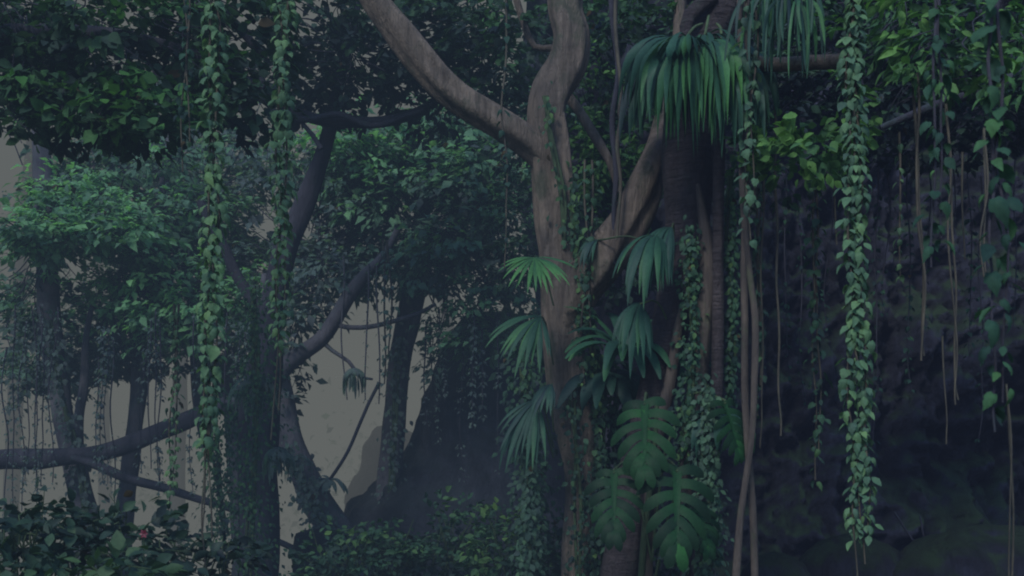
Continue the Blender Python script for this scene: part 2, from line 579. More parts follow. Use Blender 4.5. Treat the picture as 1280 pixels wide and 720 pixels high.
t.branch([(704, 440, 8, 10.0), (714, 400, 19, 9.94), (733, 358, 23, 9.85), (751, 330, 26, 9.75), (771, 298, 23, 9.72), (791, 268, 22.5, 9.72), (807, 235, 22, 9.75), (820, 200, 18, 9.8), (829, 165, 14, 9.9), (842, 100, 11, 10), (850, 20, 8, 10), (852, -60, 6, 10)], 9.8, 26, .14, .5)
t.branch([(700, 110, 7), (722, 135, 6), (742, 168, 6.5), (762, 203, 5), (772, 240, 3)], 10.5, 12)
t.branch([(690, 60, 5), (668, 58, 4.5), (655, 30, 4.5), (640, -20, 4)], 10.6, 10)
for a in [(610, 18, 10.9, 60, 45, .7, 420, 12), (660, 60, 11.3, 50, 60, .7, 380, 12), (760, 40, 11.4, 60, 60, .7, 420, 12), (840, 20, 11.2, 60, 40, .6, 300, 12), (620, 90, 11.2, 50, 45, .6, 300, 12)]:
    t.leaf(*a, bright=.3, anchor=W(700, 20, 10.6), flat=.5)
t.done()

# --- the dark fig with aerial roots
t = Tree('strangler_fig', 'thick dark trunked fig with straight aerial roots beside the pale tree',
         [(950, -90, 26), (925, -40, 26), (903, 5, 28), (878, 55, 28), (864, 110, 29), (862, 180, 31), (862, 240, 31), (860, 300, 29), (850, 360, 27), (838, 420, 26), (824, 480, 25),
          (806, 560, 24), (790, 630, 24), (780, 720, 26)], 9.4, 'figbark', seg=36, flute=.16, lump=.22, step=.06, leafmat='bright')
t.branch([(885, 55, 8), (925, 72, 9), (965, 80, 9), (1010, 78, 9), (1045, 77, 9), (1063, 75, 7.5)], 8.6, 16, mat='bark')
t.branch([(893, -5, 9), (862, 20, 9), (858, 50, 7), (868, 90, 6)], 9.2, 14)
for rows, d in [([(872, 230, 3), (882, 290, 8), (886, 330, 11), (882, 370, 12), (878, 420, 11), (873, 480, 10), (864, 530, 9), (856, 580, 8), (858, 640, 8), (859, 760, 9)], 9.05),
                ([(900, 150, 7), (898, 230, 7), (897, 330, 7), (897, 430, 7), (896, 490, 7.5), (889, 540, 7.5), (876, 605, 7), (864, 660, 6), (850, 760, 7)], 8.95),
                ([(884, 470, 5), (878, 520, 6), (874, 580, 6), (878, 650, 6), (884, 760, 7)], 9.15),
                ([(852, 380, 2), (846, 420, 6), (836, 480, 8), (822, 540, 8), (812, 620, 8), (806, 720, 9)], 9.12)]:
    mb = MB()
    tube(mb, grounded(rows, d), 14, .07, .12, .25, R.uniform(0, 9))
    mb.build('aerial_root', 'root' if rows[0][0] < 880 else 'figbark', t.root)
for a in [(1000, 198, 8.3, 62, 38, .5, 330, 17), (1040, 150, 8.9, 40, 60, .4, 160, 16), (965, 200, 9.2, 40, 50, .4, 200, 15), (900, -20, 9.5, 70, 40, .6, 200, 15)]:
    t.leaf(*a, bright=.8, anchor=W(1050, 76, 9), flat=.5, T=T_BROAD)
t.done()

# --- two slim lianas beside the fig
for rows, d, lab in [([(930, -60, 4.1), (934, 60, 4.1), (929, 160, 4.1), (932, 250, 4.5), (930, 340, 4.5), (931, 420, 4.5), (931, 500, 4.5), (936, 580, 4.5), (941, 650, 4.9), (944, 760, 5.3)], 8.5, 'smooth brown woody liana hanging straight beside the fig'),
                     ([(922, -60, 3.3), (926, 100, 3.3), (928, 240, 3.7), (936, 330, 4.1), (944, 400, 4.1), (943, 470, 4.1), (940, 540, 4.1), (932, 600, 4.1), (924, 660, 4.5), (918, 760, 4.9)], 8.4, 'brown woody liana bowing outward and crossing the straight one beside the fig')]:
    p = grounded(rows, d)
    mb = MB()
    tube(mb, p, 12, .07, .15, .25, R.uniform(0, 9))
    tag(mb.build('woody_liana', 'root', None, p[-1][:3]), lab, 'liana', 'woody lianas beside the fig')
for k, (rows, lab) in enumerate([([(762, -60, 3.5), (766, 20, 3.5), (772, 90, 3.5), (765, 150, 3.5), (770, 210, 3.5), (766, 262, 3), (768, 330, 2.5)], 'dark twisted liana hanging in the gap beside the pale trunk'),
                                 ([(771, -60, 2.6), (768, 30, 2.6), (775, 120, 2.8), (774, 140, 2.6), (777, 150, 2.6), (772, 185, 2.6), (775, 235, 2), (771, 300, 1.5)], 'slim pale liana winding round the dark twisted one')]):
    p = pxpath(rows, 9.6 - .12 * k)
    mb = MB()
    tube(mb, p, 8, .06, .1, .2, k, wob=.02)
    tag(mb.build('twisted_liana', 'darkbark' if k == 0 else 'liana', None, p[0][:3]), lab, 'liana')

# --- near canopy, top of the picture
t = Tree('canopy_tree', 'dense dark broad-leaved tree whose leafy boughs fill the top left corner',
         [(-430, -500, 40), (-440, -100, 55), (-430, 300, 62), (-440, 720, 75)], 9.5, 'darkbark', leafmat='canopy', step=.25)
t.branch([(-440, 250, 34), (-260, 110, 24), (-80, 60, 16), (80, 40, 10), (220, 60, 6), (330, 110, 3.5)], 9.3)
t.branch([(-440, 50, 34), (-200, -40, 20), (60, -40, 12), (260, 10, 7), (330, 70, 4)], 9.9)
for a in [(60, 40, 9.2, 110, 70, .8, 1500, 16, .22), (170, 50, 9.0, 110, 80, .8, 1600, 16, .30), (280, 40, 9.5, 90, 80, .7, 1300, 16, .25), (90, 125, 9.1, 80, 42, .6, 800, 17, .36),
          (160, 140, 8.8, 90, 38, .5, 800, 17, .55), (215, 168, 8.7, 45, 30, .4, 220, 18, .5), (40, 165, 8.9, 26, 14, .3, 60, 18, .3), (300, 120, 9.4, 60, 50, .5, 500, 15, .3),
          (-60, 60, 9.6, 90, 110, .9, 900, 16, .2), (20, 80, 10.2, 60, 70, .7, 500, 15, .15)]:
    t.leaf(*a[:8], bright=a[8] + .14, anchor=W(a[0] - 60, a[1] - 60, 9.5), flat=.55, T=T_BROAD)  # lower rim clumps tinted as lit, inner ones as shaded
t.done()

t = Tree('canopy_tree', 'broad-leaved tree with pale lit leaf sprays filling the top right corner',
         [(1700, -500, 40), (1690, -100, 55), (1700, 300, 62), (1690, 720, 75)], 9.5, 'darkbark', leafmat='bright', step=.25)
t.branch([(1690, 200, 30), (1500, 60, 20), (1350, 0, 13), (1200, -20, 8), (1080, 0, 5)], 8.6)
t.branch([(1690, 100, 30), (1480, 80, 18), (1320, 90, 12), (1200, 120, 7), (1100, 160, 4)], 9.6)
for a in [(1110, 20, 8.1, 45, 30, .4, 110, 22, .75), (1150, 30, 8.3, 50, 50, .4, 180, 20, .65), (1195, 45, 8.0, 55, 40, .4, 150, 23, .78), (1215, 85, 7.9, 45, 40, .4, 90, 22, .7), (1275, 110, 7.6, 32, 34, .3, 60, 24, .72), (1262, 40, 8.4, 50, 50, .5, 150, 20, .5),
          (1130, 100, 10.2, 90, 60, .6, 900, 13, .12), (1230, 110, 10.4, 90, 60, .6, 900, 13, .1), (1060, 60, 10.6, 90, 60, .6, 900, 13, .12), (1180, 170, 10.6, 110, 45, .5, 700, 13, .1),
          (1000, 20, 10.8, 70, 50, .6, 600, 13, .15), (1240, 0, 10.2, 110, 60, .7, 800, 14, .15), (1330, 80, 9, 70, 90, .7, 500, 18, .4), (960, 120, 10.6, 60, 60, .5, 450, 13, .12), (1110, 110, 11, 100, 60, .7, 1100, 12, .1), (1230, 130, 11, 90, 60, .7, 1100, 12, .1), (1010, 90, 11.2, 70, 70, .6, 800, 12, .1), (1160, 60, 10.9, 120, 60, .7, 1000, 12, .12),
          (1170, 70, 7.9, 50, 36, .4, 100, 21, .85), (1240, 70, 7.8, 40, 40, .4, 80, 22, .8)]:
    t.leaf(*a[:8], bright=a[8], anchor=W(a[0] + 60, a[1] - 60, 9.5), flat=.5, T=T_SLIM if a[7] > 19 else T_OVAL)  # front sprays tinted as lit, rear clumps as shaded
t.done()

# --- the dark tree left of the middle, with the upper centre canopy
t = Tree('dark_tree', 'thick dark vine covered tree whose leaning top crosses the leafy gap',
         [(470, -90, 5), (452, -20, 6), (432, 60, 7), (418, 130, 8), (402, 195, 9.5), (378, 260, 12.5), (354, 320, 14), (340, 390, 16), (334, 460, 17), (330, 540, 18), (327, 640, 21), (325, 720, 25)], 13.5, 'darkbark', seg=24, leafmat='canopy')
t.branch([(262, 60, 2.5), (300, 72, 3.5), (325, 105, 4.5), (350, 130, 5.5), (380, 142, 6.5), (415, 152, 7), (450, 154, 7), (480, 151, 6.5), (515, 141, 6), (545, 126, 5), (580, 106, 4.5), (610, 85, 4), (632, 45, 3.5), (640, -30, 3)], 13.1, wob=.05)
t.branch([(330, 128, 2.5), (360, 146, 3.5), (395, 150, 4), (430, 146, 4), (465, 156, 3.5), (500, 145, 3), (530, 138, 2)], 12.95, wob=.06)
t.branch([(376, 152, 2.5), (390, 168, 3), (402, 186, 3.5)], 13.0)
t.branch([(312, 690, 14), (308, 600, 11), (306, 520, 9), (316, 450, 7), (333, 390, 5)], 13.7)
t.branch([(335, 400, 9), (300, 350, 7), (275, 300, 7), (250, 250, 5)], 13.9)
for a in [(380, 20, 12.4, 60, 55, .7, 700, 14, .16), (440, 55, 12.8, 75, 60, .8, 1000, 14, .14), (520, 50, 12.6, 75, 60, .8, 1000, 14, .2), (570, 25, 12.4, 70, 50, .8, 800, 14, .25), (600, 100, 12.9, 60, 40, .6, 500, 13, .25),
          (460, 120, 13.4, 60, 30, .5, 350, 13, .25), (330, 90, 13.2, 60, 60, .6, 500, 13, .2), (540, 120, 13.6, 60, 45, .6, 420, 13, .28), (400, 115, 13.4, 50, 40, .5, 380, 13, .15)]:
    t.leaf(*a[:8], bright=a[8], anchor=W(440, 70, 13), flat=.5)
t.done()

# --- hazy trees of the left half
GR = 'hazy trees of the left half'
DENS = 1.35
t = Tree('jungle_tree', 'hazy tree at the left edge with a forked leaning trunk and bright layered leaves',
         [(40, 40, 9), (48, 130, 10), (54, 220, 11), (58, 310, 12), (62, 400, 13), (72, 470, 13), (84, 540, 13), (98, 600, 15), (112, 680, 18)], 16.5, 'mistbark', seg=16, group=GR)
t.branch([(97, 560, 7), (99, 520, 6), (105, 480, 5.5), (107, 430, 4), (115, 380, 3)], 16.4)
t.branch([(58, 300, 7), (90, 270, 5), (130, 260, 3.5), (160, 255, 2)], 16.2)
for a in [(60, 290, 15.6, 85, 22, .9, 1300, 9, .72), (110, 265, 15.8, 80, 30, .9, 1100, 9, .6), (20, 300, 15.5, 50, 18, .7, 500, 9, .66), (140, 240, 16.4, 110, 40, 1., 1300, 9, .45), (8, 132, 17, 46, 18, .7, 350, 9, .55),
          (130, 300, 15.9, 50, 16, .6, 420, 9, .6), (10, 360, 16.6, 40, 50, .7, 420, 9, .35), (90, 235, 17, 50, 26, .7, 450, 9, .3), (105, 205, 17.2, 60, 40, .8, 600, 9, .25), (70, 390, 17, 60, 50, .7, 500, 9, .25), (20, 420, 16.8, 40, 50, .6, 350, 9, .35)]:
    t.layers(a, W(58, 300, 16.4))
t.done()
t = Tree('jungle_tree', 'hazy slender tree with a bright drooping leaf tier beside the long leafy vine',
         [(214, 150, 2.5), (205, 230, 6), (196, 310, 8), (186, 390, 9), (176, 460, 10), (168, 540, 10), (158, 620, 11), (152, 690, 13)], 17.3, 'mistbark', seg=14, group=GR)
t.branch([(196, 330, 5), (230, 350, 4), (270, 370, 3)], 16.9)
for a in [(170, 375, 16.6, 60, 30, .8, 800, 9, .7), (235, 375, 16.3, 75, 34, .8, 1100, 9.5, .78), (215, 405, 16.2, 40, 24, .6, 380, 9.5, .75), (290, 395, 16.3, 26, 18, .5, 160, 9.5, .68), (210, 320, 16.9, 100, 34, .9, 1200, 9, .5),
          (250, 280, 17.2, 90, 44, .9, 1100, 9, .35), (170, 280, 17.2, 70, 30, .8, 700, 9, .55), (190, 225, 17.6, 100, 46, .9, 1000, 9, .3), (265, 225, 17.3, 70, 50, .8, 700, 9, .35)]:
    t.layers(a, W(200, 330, 17.2))
t.done()
t = Tree('jungle_tree', 'dark leaning tree with a low crown of dull leaves behind the log',
         [(168, 220, 2), (180, 275, 5), (200, 330, 7.5), (225, 390, 9), (250, 430, 10), (276, 470, 11), (292, 520, 12), (300, 580, 14), (305, 680, 16)], 17.8, 'mistbark', seg=14, group=GR, leafmat='hazydark')
t.branch([(255, 560, 5), (250, 500, 10), (245, 440, 9), (240, 380, 7)], 17.9)
for a in [(110, 440, 18, 90, 34, .8, 900, 9, .4), (190, 430, 17.6, 90, 36, .8, 1000, 9, .35), (270, 440, 17.5, 60, 50, .8, 700, 9, .35), (40, 460, 17.8, 60, 30, .7, 500, 9, .45), (290, 300, 18, 60, 70, .8, 900, 9, .45), (150, 360, 18.2, 60, 40, .6, 500, 9, .3), (130, 190, 18.5, 70, 40, .8, 800, 9, .35), (220, 200, 18.5, 80, 40, .8, 800, 9, .4), (310, 190, 18.5, 60, 50, .8, 700, 9, .4), (250, 150, 18.6, 120, 40, .8, 800, 9, .3)]:
    t.layers(a, W(230, 400, 17.8))
t.done()
t = Tree('jungle_tree', 'dark curving tree whose bare limb slants up across the misty opening',
         [(330, 342, 3), (333, 362, 8), (338, 400, 12), (345, 460, 15), (354, 520, 16), (370, 570, 17), (394, 620, 18), (420, 665, 21), (440, 730, 24)], 15.6, 'mistbark', seg=18, group=GR, leafmat='hazydark')
t.branch([(340, 485, 10), (356, 460, 11), (372, 445, 10.5), (402, 424, 9.5), (420, 398, 9), (436, 370, 8.5), (456, 344, 7), (480, 318, 5), (500, 280, 4)], 15.5)
t.branch([(413, 403, 3.5), (432, 409, 3), (460, 409, 3), (490, 402, 2.8), (522, 392, 2.6), (545, 380, 2)], 15.5)
t.branch([(400, 424, 3), (415, 438, 2.6), (436, 452, 2.4), (450, 470, 2.2), (466, 474, 1.5)], 15.5)
for a in [(350, 440, 15.9, 45, 45, .6, 460, 9, .3), (390, 360, 16.2, 60, 45, .8, 800, 9, .35), (370, 280, 16.5, 70, 60, .9, 1100, 9, .4), (430, 300, 16.3, 60, 50, .8, 900, 9, .4), (455, 240, 16.2, 70, 44, .8, 1000, 9, .5), (340, 480, 15.9, 22, 40, .4, 200, 9, .25), (330, 200, 16.8, 60, 60, .8, 700, 9, .4), (395, 210, 16.6, 60, 44, .8, 700, 9, .45), (300, 350, 17, 50, 60, .7, 600, 9, .3)]:
    t.layers(a, W(400, 340, 16))
t.done()
t = Tree('jungle_tree', 'slim upright tree with a forked trunk and broad crown above the earth mound',
         [(536, 150, 3), (530, 230, 7), (524, 290, 10), (514, 350, 12), (508, 400, 13), (500, 450, 14), (493, 520, 14), (488, 590, 15), (484, 690, 17)], 17, 'mistbark', seg=16, group=GR)
t.branch([(500, 460, 6), (515, 420, 6), (524, 380, 6), (535, 330, 5), (545, 280, 4)], 16.9)
for a in [(450, 175, 15.8, 70, 24, .8, 700, 10, .72), (500, 215, 16.2, 80, 44, .9, 1200, 9.5, .5), (570, 190, 15.8, 80, 50, .9, 1300, 10, .45), (600, 260, 15.6, 70, 50, .8, 1100, 10, .5), (560, 320, 16, 80, 50, .9, 1300, 9.5, .4),
          (480, 280, 16.6, 70, 44, .8, 1000, 9, .35), (585, 390, 15.8, 50, 44, .6, 700, 9.5, .5), (555, 430, 16, 26, 40, .4, 220, 9, .5), (620, 350, 15.8, 50, 60, .7, 700, 10, .4), (490, 325, 16.7, 50, 20, .5, 300, 9, .35), (640, 200, 15.4, 50, 90, .7, 900, 10, .35), (520, 170, 16.6, 80, 40, .8, 800, 9, .35), (550, 260, 16.8, 90, 60, .9, 1200, 9, .3)]:
    t.layers(a, W(524, 290, 16.8))
t.done()
# tree behind the pale trunk
t = Tree('jungle_tree', 'leafy tree filling the gap between pale trunk and fig with lit small leaves',
         [(735, 40, 9), (750, 140, 11), (757, 240, 12), (762, 360, 13), (765, 480, 15), (765, 640, 18)], 13.2, 'darkbark', seg=14, leafmat='bright')
t.branch([(752, 250, 5), (752, 210, 4), (738, 180, 4), (722, 130, 3)], 13)
for a in [(735, 120, 12.3, 46, 60, .6, 700, 11, .6), (790, 130, 12.6, 50, 60, .6, 800, 11, .5), (740, 205, 12.1, 44, 50, .6, 700, 11, .75), (785, 215, 12.3, 46, 50, .6, 700, 12, .72), (735, 270, 12.3, 40, 50, .5, 600, 10, .65), (800, 60, 13, 70, 60, .7, 800, 11, .2),
          (930, 80, 12.8, 70, 90, .7, 900, 12, .18), (770, 330, 12.8, 50, 50, .5, 500, 11, .3), (720, 30, 12.8, 70, 50, .7, 700, 11, .25), (650, 280, 13.6, 46, 80, .6, 700, 10, .25), (650, 140, 13.4, 40, 80, .6, 500, 10, .3), (920, 200, 12.8, 50, 70, .5, 500, 11, .2)]:
    t.leaf(*a[:8], bright=a[8], anchor=W(752, 200, 13), flat=.5, T=T_OVAL)
t.done()

# --- far trees standing in the mist
FG = 'faint trees far in the mist'
for k, (px, d, hw, lean, crowns, lab) in enumerate([
        (20, 27, 9, 8, [(20, 330, 60, 80), (30, 210, 60, 60)], 'faint misty tree standing farthest left beyond the log'),
        (128, 29, 7, -6, [(130, 330, 50, 60), (100, 220, 70, 60)], 'faint misty tree seen between the forked trunk and the slender one'),
        (225, 26, 9, 6, [(220, 330, 70, 70), (250, 220, 60, 70)], 'faint misty tree behind the bright drooping leaf tier'),
        (560, 28, 9, -5, [(560, 300, 70, 60), (520, 220, 80, 70), (610, 210, 60, 70)], 'faint misty tree behind the slim upright trunk')]):
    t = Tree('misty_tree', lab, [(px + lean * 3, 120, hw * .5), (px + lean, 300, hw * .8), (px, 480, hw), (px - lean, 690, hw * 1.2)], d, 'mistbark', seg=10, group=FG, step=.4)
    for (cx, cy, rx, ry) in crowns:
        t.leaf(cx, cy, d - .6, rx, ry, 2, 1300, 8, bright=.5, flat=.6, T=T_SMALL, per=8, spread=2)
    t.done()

fo = MB()
n = 9000
fy = G.uniform(52, 96, n)
fx = G.uniform(-75, 75, n)
fz = np.array([terrain(a, b) for a, b in zip(fx, fy)]) + G.uniform(.2, 4.5, n) * (.6 + .6 * np.sin(fx * .7 + fy * .4))
leaves(fo, T_SMALL, np.stack([fx, fy, fz], 1), nrm(G.normal(size=(n, 3)) + [0, 0, -.3]), nrm(G.normal(size=(n, 3)) * .7 + [0, -.6, .8]), G.uniform(.6, 1.6, n), G.uniform(.1, .8, n))
n = 7000
fx, fy = G.uniform(-26, 3, n), G.uniform(30, 44, n)
fz = -5 + G.uniform(0, 1, n) ** 1.2 * (5.5 + 2.5 * np.sin(fx * .9) + 1.5 * np.sin(fx * 2.3 + fy))
leaves(fo, T_SMALL, np.stack([fx, fy, fz], 1), nrm(G.normal(size=(n, 3)) + [0, 0, -.3]), nrm(G.normal(size=(n, 3)) * .7 + [0, -.6, .8]), G.uniform(.12, .34, n), G.uniform(.1, .8, n))
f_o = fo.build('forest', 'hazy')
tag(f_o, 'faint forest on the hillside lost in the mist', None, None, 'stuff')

# ------------------------------------------------------------------ fallen logs
for rows, d, lab in [([(-120, 580, 14), (-20, 577, 13), (60, 573, 12), (110, 569, 11), (160, 556, 11), (210, 536, 11), (245, 520, 10), (300, 500, 9)], 15.9, 'thick dark fallen trunk lying level across the left trunks'),
                     ([(90, 572, 5), (125, 584, 6), (165, 599, 6), (205, 610, 5.5), (250, 624, 5), (300, 640, 5)], 15.7, 'thin dark fallen branch sloping down under the thick trunk'),
                     ([(332, 672, 4), (352, 678, 4), (378, 690, 4), (400, 704, 4)], 15.2, 'thin brown branch leaning on the small boulder')]:
    p = pxpath(rows, d)
    mb = MB()
    tube(mb, p, 14, .12, .1, .25, R.uniform(0, 9), wob=.04)
    tag(mb.build('fallen_trunk', 'darkbark', None, p[0][:3]), lab, 'log')

# ------------------------------------------------------------------ hanging vines
def vine(label, px, y0, y1, d, leaf_px, step_px, mat='vine', halfw=8, strands=1, T=T_IVY, bright=.5, group='leafy hanging vines', wob=6, gap=0.0, sway=0.0, tail=0, name='leafy_vine', stem='liana', per=1, thin=1.6):
    """A vine hanging from y0 to y1: one or more stems set all round with drooping leaves."""
    k = d / F
    root = thing(name, label, 'vine', W(px, y0, d), group)
    st, lf = MB(), MB()
    seed = R.uniform(0, 50)
    P, A, Nn, Sz, Tn = [], [], [], [], []
    for q in range(strands):
        ph = q * 2.4 + seed
        rows = []
        ny = max(4, int((y1 + tail - y0) / 26))
        top_off = (q - (strands - 1) / 2) * halfw * .8
        end = y1 + tail - (q * 37 % 90 if strands > 1 else 0)
        for i in range(ny + 1):
            u = i / ny
            y = y0 + (end - y0) * u
            x = px + sway * u * u + top_off + wob * noise.noise(Vector((y / 90, ph, 0))) + 2.2 * math.sin(y / 31 + ph)
            dz = d + k * wob * noise.noise(Vector((y / 80, ph, 7)))
            rows.append((x, y, thin * (1 - .45 * u), dz))
        pp, _ = tube(st, pxpath(rows, d), 6, max(.03, 14 * k), tint=.5)
        yy = HY - (pp[:, 2] - CZ) / pp[:, 1] * F
        y = y0 + R.uniform(0, step_px)
        ring = R.uniform(0, 6)
        while y < min(y1, end):
            y += step_px * R.uniform(.6, 1.4)
            dens = noise.noise(Vector((y / 70, seed + q, 3.3)))
            if dens < -1 + gap * 2:
                continue
            i = int(np.argmin(np.abs(yy - y)))
            for _ in range(per):
                ring += 2.4 + R.uniform(-.6, .6)
                o = np.array([math.cos(ring), math.sin(ring) * .9 - .25, 0])
                o /= np.linalg.norm(o)
                rr = halfw * k * R.uniform(.15, 1.0)
                P.append(pp[i] + o * rr + np.array([0, 0, R.uniform(-.3, .3) * step_px * k * (1 if per == 1 else 4)]))
                A.append(o * R.uniform(.5, 1.2) + np.array([R.uniform(-.5, .5), R.uniform(-.4, .4), -.75]))
                Nn.append(o * .6 + np.array([R.uniform(-.6, .6), R.uniform(-.6, .2), R.uniform(.5, 1.1)]))
                taper = 1 - .35 * max(0, (y - y0) / (y1 - y0) - .6)
                Sz.append(leaf_px * k * R.uniform(.6, 1.1) * (1 if R.random() < .75 else R.uniform(.5, 1.4)) * taper)
                Tn.append(bright + .22 * dens + R.gauss(0, .14))
    st.build('stem', stem, root)
    if P:
        P, A, Nn, Sz, Tn = (np.array(q) for q in (P, A, Nn, Sz, Tn))
        other = G.random(len(P)) < (.3 if T is T_IVY else 0)
        for TT, mk in ((T, ~other), (T_OVAL, other)):
            if mk.any():
                leaves(lf, TT, P[mk], A[mk], Nn[mk], Sz[mk], Tn[mk])
        lf.build('foliage', mat, root)
    return root


# right half, in front of the rock wall
vine('long pale green vine of broad overlapping leaves hanging before the rock wall', 1068, -60, 672, 7.2, 18, 3.4, halfw=8.5, strands=3, bright=.62, tail=70, sway=10, wob=8, gap=.2, thin=2.0)
vine('dull green leafy vine before the rock wall beside the long pale one', 1018, 185, 600, 9.6, 14, 7, 'ivy', halfw=8, strands=2, bright=.4, sway=4, gap=.26)
vine('short tiny-leaved pale vine ending halfway down the rock wall', 1124, 165, 345, 10.2, 11, 7, halfw=4, bright=.62, sway=4, wob=3)
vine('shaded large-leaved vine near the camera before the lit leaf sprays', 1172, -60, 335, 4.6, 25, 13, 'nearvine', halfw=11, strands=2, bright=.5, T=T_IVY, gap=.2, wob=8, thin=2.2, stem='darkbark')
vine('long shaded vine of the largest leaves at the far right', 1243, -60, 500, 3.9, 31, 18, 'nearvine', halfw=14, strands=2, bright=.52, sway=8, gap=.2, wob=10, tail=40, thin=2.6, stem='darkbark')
vine('leafy vine draped down the front of the two slim lianas', 938, -60, 300, 8.2, 15, 6, halfw=9, strands=2, bright=.45)
vine('slim leafy vine between fig and rock wall under the bare branch', 948, 180, 520, 9.3, 12, 7, 'ivy', halfw=6, bright=.4, strands=2)
# left half
vine('long pale leafy vine hanging nearest in the left half', 268, -60, 560, 6.9, 17, 3.0, halfw=11, strands=2, bright=.72, sway=-10, wob=7, tail=150, gap=.2, thin=1.8)
vine('pale leafy vine hanging before the dark leaning treetop', 354, -60, 420, 7.6, 15, 3.0, halfw=10, strands=2, bright=.72, sway=-7, wob=6, tail=130, gap=.2)
vine('yellow-green leaf chain below the long pale vine in the left half', 256, 400, 580, 7.0, 17, 12, halfw=4, bright=.85, sway=-4, wob=4, tail=90, group=None)
vine('yellow-green leaf chain ending before the thick dark tree', 347, 290, 440, 7.7, 14, 9, halfw=4, bright=.85, wob=3, tail=70, group=None)
vine('bright fine-leaved vine hanging free before the fallen trunk', 221, 380, 640, 11, 10, 3.2, 'vine', halfw=6, strands=2, bright=.72, sway=-9)
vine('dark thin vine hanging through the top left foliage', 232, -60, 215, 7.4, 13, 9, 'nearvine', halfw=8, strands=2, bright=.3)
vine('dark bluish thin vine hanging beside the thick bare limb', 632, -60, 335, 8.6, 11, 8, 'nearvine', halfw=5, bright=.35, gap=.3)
vine('fine-leaved vine hanging along the pale trunk beside the knobbly limb', 735, 200, 480, 9.6, 12, 6, 'ivy', halfw=8, strands=2, bright=.55)
vine('short leafy vine dangling over the slim upright tree', 484, 300, 480, 15.2, 9, 5, 'hazydark', halfw=8, strands=2, bright=.5)
# thin dim ones among the hazy trees, nothing tells them apart within a cluster
for cluster, lab, xs, y0r, y1r, d, lp in [
        ('thin vines over the thick fallen trunk', 'thin dim leafy vine hanging over the thick fallen trunk at the far left', [8, 16, 27, 33, 42, 47, 53, 66], (380, 450), (590, 650), 15.3, 8),
        ('thin vines beside the slender hazy tree', 'thin dim leafy vine hanging beside the slender hazy tree', [120, 127, 133, 141, 181, 187, 194, 199], (380, 450), (580, 650), 15.4, 8),
        ('thin vines between thick dark tree and the bright fine-leaved vine', 'thin dim leafy vine draped before the thick dark tree', [240, 282, 291, 300, 312, 324, 336], (360, 460), (560, 680), 14, 8),
        ('thin vines over the rock mound', 'thin dim leafy vine hanging down before the rock mound', [531, 540, 548, 556, 575, 590, 604, 622], (380, 430), (490, 640), 15.6, 8)]:
    for x in xs:
        vine(lab, x, R.uniform(*y0r), R.uniform(*y1r), d + R.uniform(-.5, .5), lp * R.uniform(.5, 1.05), R.uniform(2.4, 4), 'hazydark', halfw=R.choice([2, 3, 5, 6]), bright=R.uniform(.1, .45), group=cluster, T=T_SMALL, gap=R.uniform(.3, .5), wob=R.uniform(4, 12), thin=R.uniform(.7, 1.2), stem='darkbark', name='thin_vine', per=R.choice([2, 3]))
for x, y0, y1, lab in [(430, 320, 500, 'bare dark hanging root nearest the slanting limb in the misty opening'), (459, 330, 500, 'thin leafy strand hanging in the misty opening beside the bare root'), (475, 330, 505, 'thin leafy strand nearest the slim upright tree')]:
    vine(lab, x, y0, y1, 15.4, 6, 6, 'hazydark', halfw=3, bright=.4, group='strands in the misty opening', T=T_SMALL, thin=1.3, stem='mistbark', name='thin_vine', gap=.9 if x == 430 else .35)

for x, y0, y1 in [(984, 210, 470), (1003, 240, 520), (1036, 230, 430), (1094, 190, 560), (1108, 180, 420), (1136, 200, 510), (1160, 210, 380), (1212, 190, 470), (1226, 220, 560), (1192, 200, 300), (1268, 200, 420)]:
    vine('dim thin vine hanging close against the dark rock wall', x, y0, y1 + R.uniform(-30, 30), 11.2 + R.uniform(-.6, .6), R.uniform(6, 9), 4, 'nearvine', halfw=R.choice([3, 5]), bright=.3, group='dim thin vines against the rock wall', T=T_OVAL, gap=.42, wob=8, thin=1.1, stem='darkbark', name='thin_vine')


def bare_root(label, rows, d, hw=2.0, twin=False, name='hanging_root', mat='liana', group='bare hanging roots before the rock wall'):
    root = thing(name, label, 'root', W(rows[0][0], rows[0][1], d), group)
    mb = MB()
    tube(mb, pxpath([(x, y, hw * .82 * (1 - .45 * i / len(rows))) for i, (x, y) in enumerate(rows)], d), 7, .06, .12, .35, R.uniform(0, 9), wob=.032)
    mb.build('main_strand', mat, root)
    if twin:
        mb = MB()
        n = len(rows)
        tube(mb, pxpath([(x + 4 * math.sin(i * 1.9), y + 6, hw * .7 * (1 - .4 * i / n)) for i, (x, y) in enumerate(rows)], d - .05), 6, .06, .1, .3, R.uniform(0, 9), wob=.014)
        mb.build('side_strand', mat, root)
    return root


bare_root('long bare root hanging just clear of the slim lianas', [(966, 80), (968, 180), (970, 280), (972, 380), (974, 470), (976, 545)], 8.8, 2.4)
bare_root('short bare root ending in front of the rock under the leafy bough', [(1044, 175), (1042, 220), (1044, 270), (1046, 306)], 9, 1.8)
bare_root('thick double bare root hanging beyond the long pale vine', [(1142, 60), (1145, 130), (1148, 200), (1149, 270), (1152, 340), (1153, 400), (1155, 445)], 8.2, 2.8, True)
bare_root('long bare root with a kink hanging beside the near shaded vine', [(1182, 130), (1186, 200), (1188, 280), (1192, 360), (1192, 430), (1194, 480), (1198, 500)], 8, 2.3, True)
bare_root('faint short bare root before the mossy bulge', [(1203, 190), (1205, 250), (1206, 325)], 9.6, 1.8)
bare_root('double bare root hanging beside the largest leaves', [(1230, 160), (1231, 230), (1228, 290), (1232, 340)], 7.4, 2.2, True)
bare_root('thin bare root low before the dark rock', [(1178, 420), (1180, 490), (1183, 555)], 9.4, 1.6)
bare_root('thin bare root hanging lowest at the right edge', [(1258, 480), (1262, 540), (1266, 620), (1264, 760)], 5, 2.0, True)
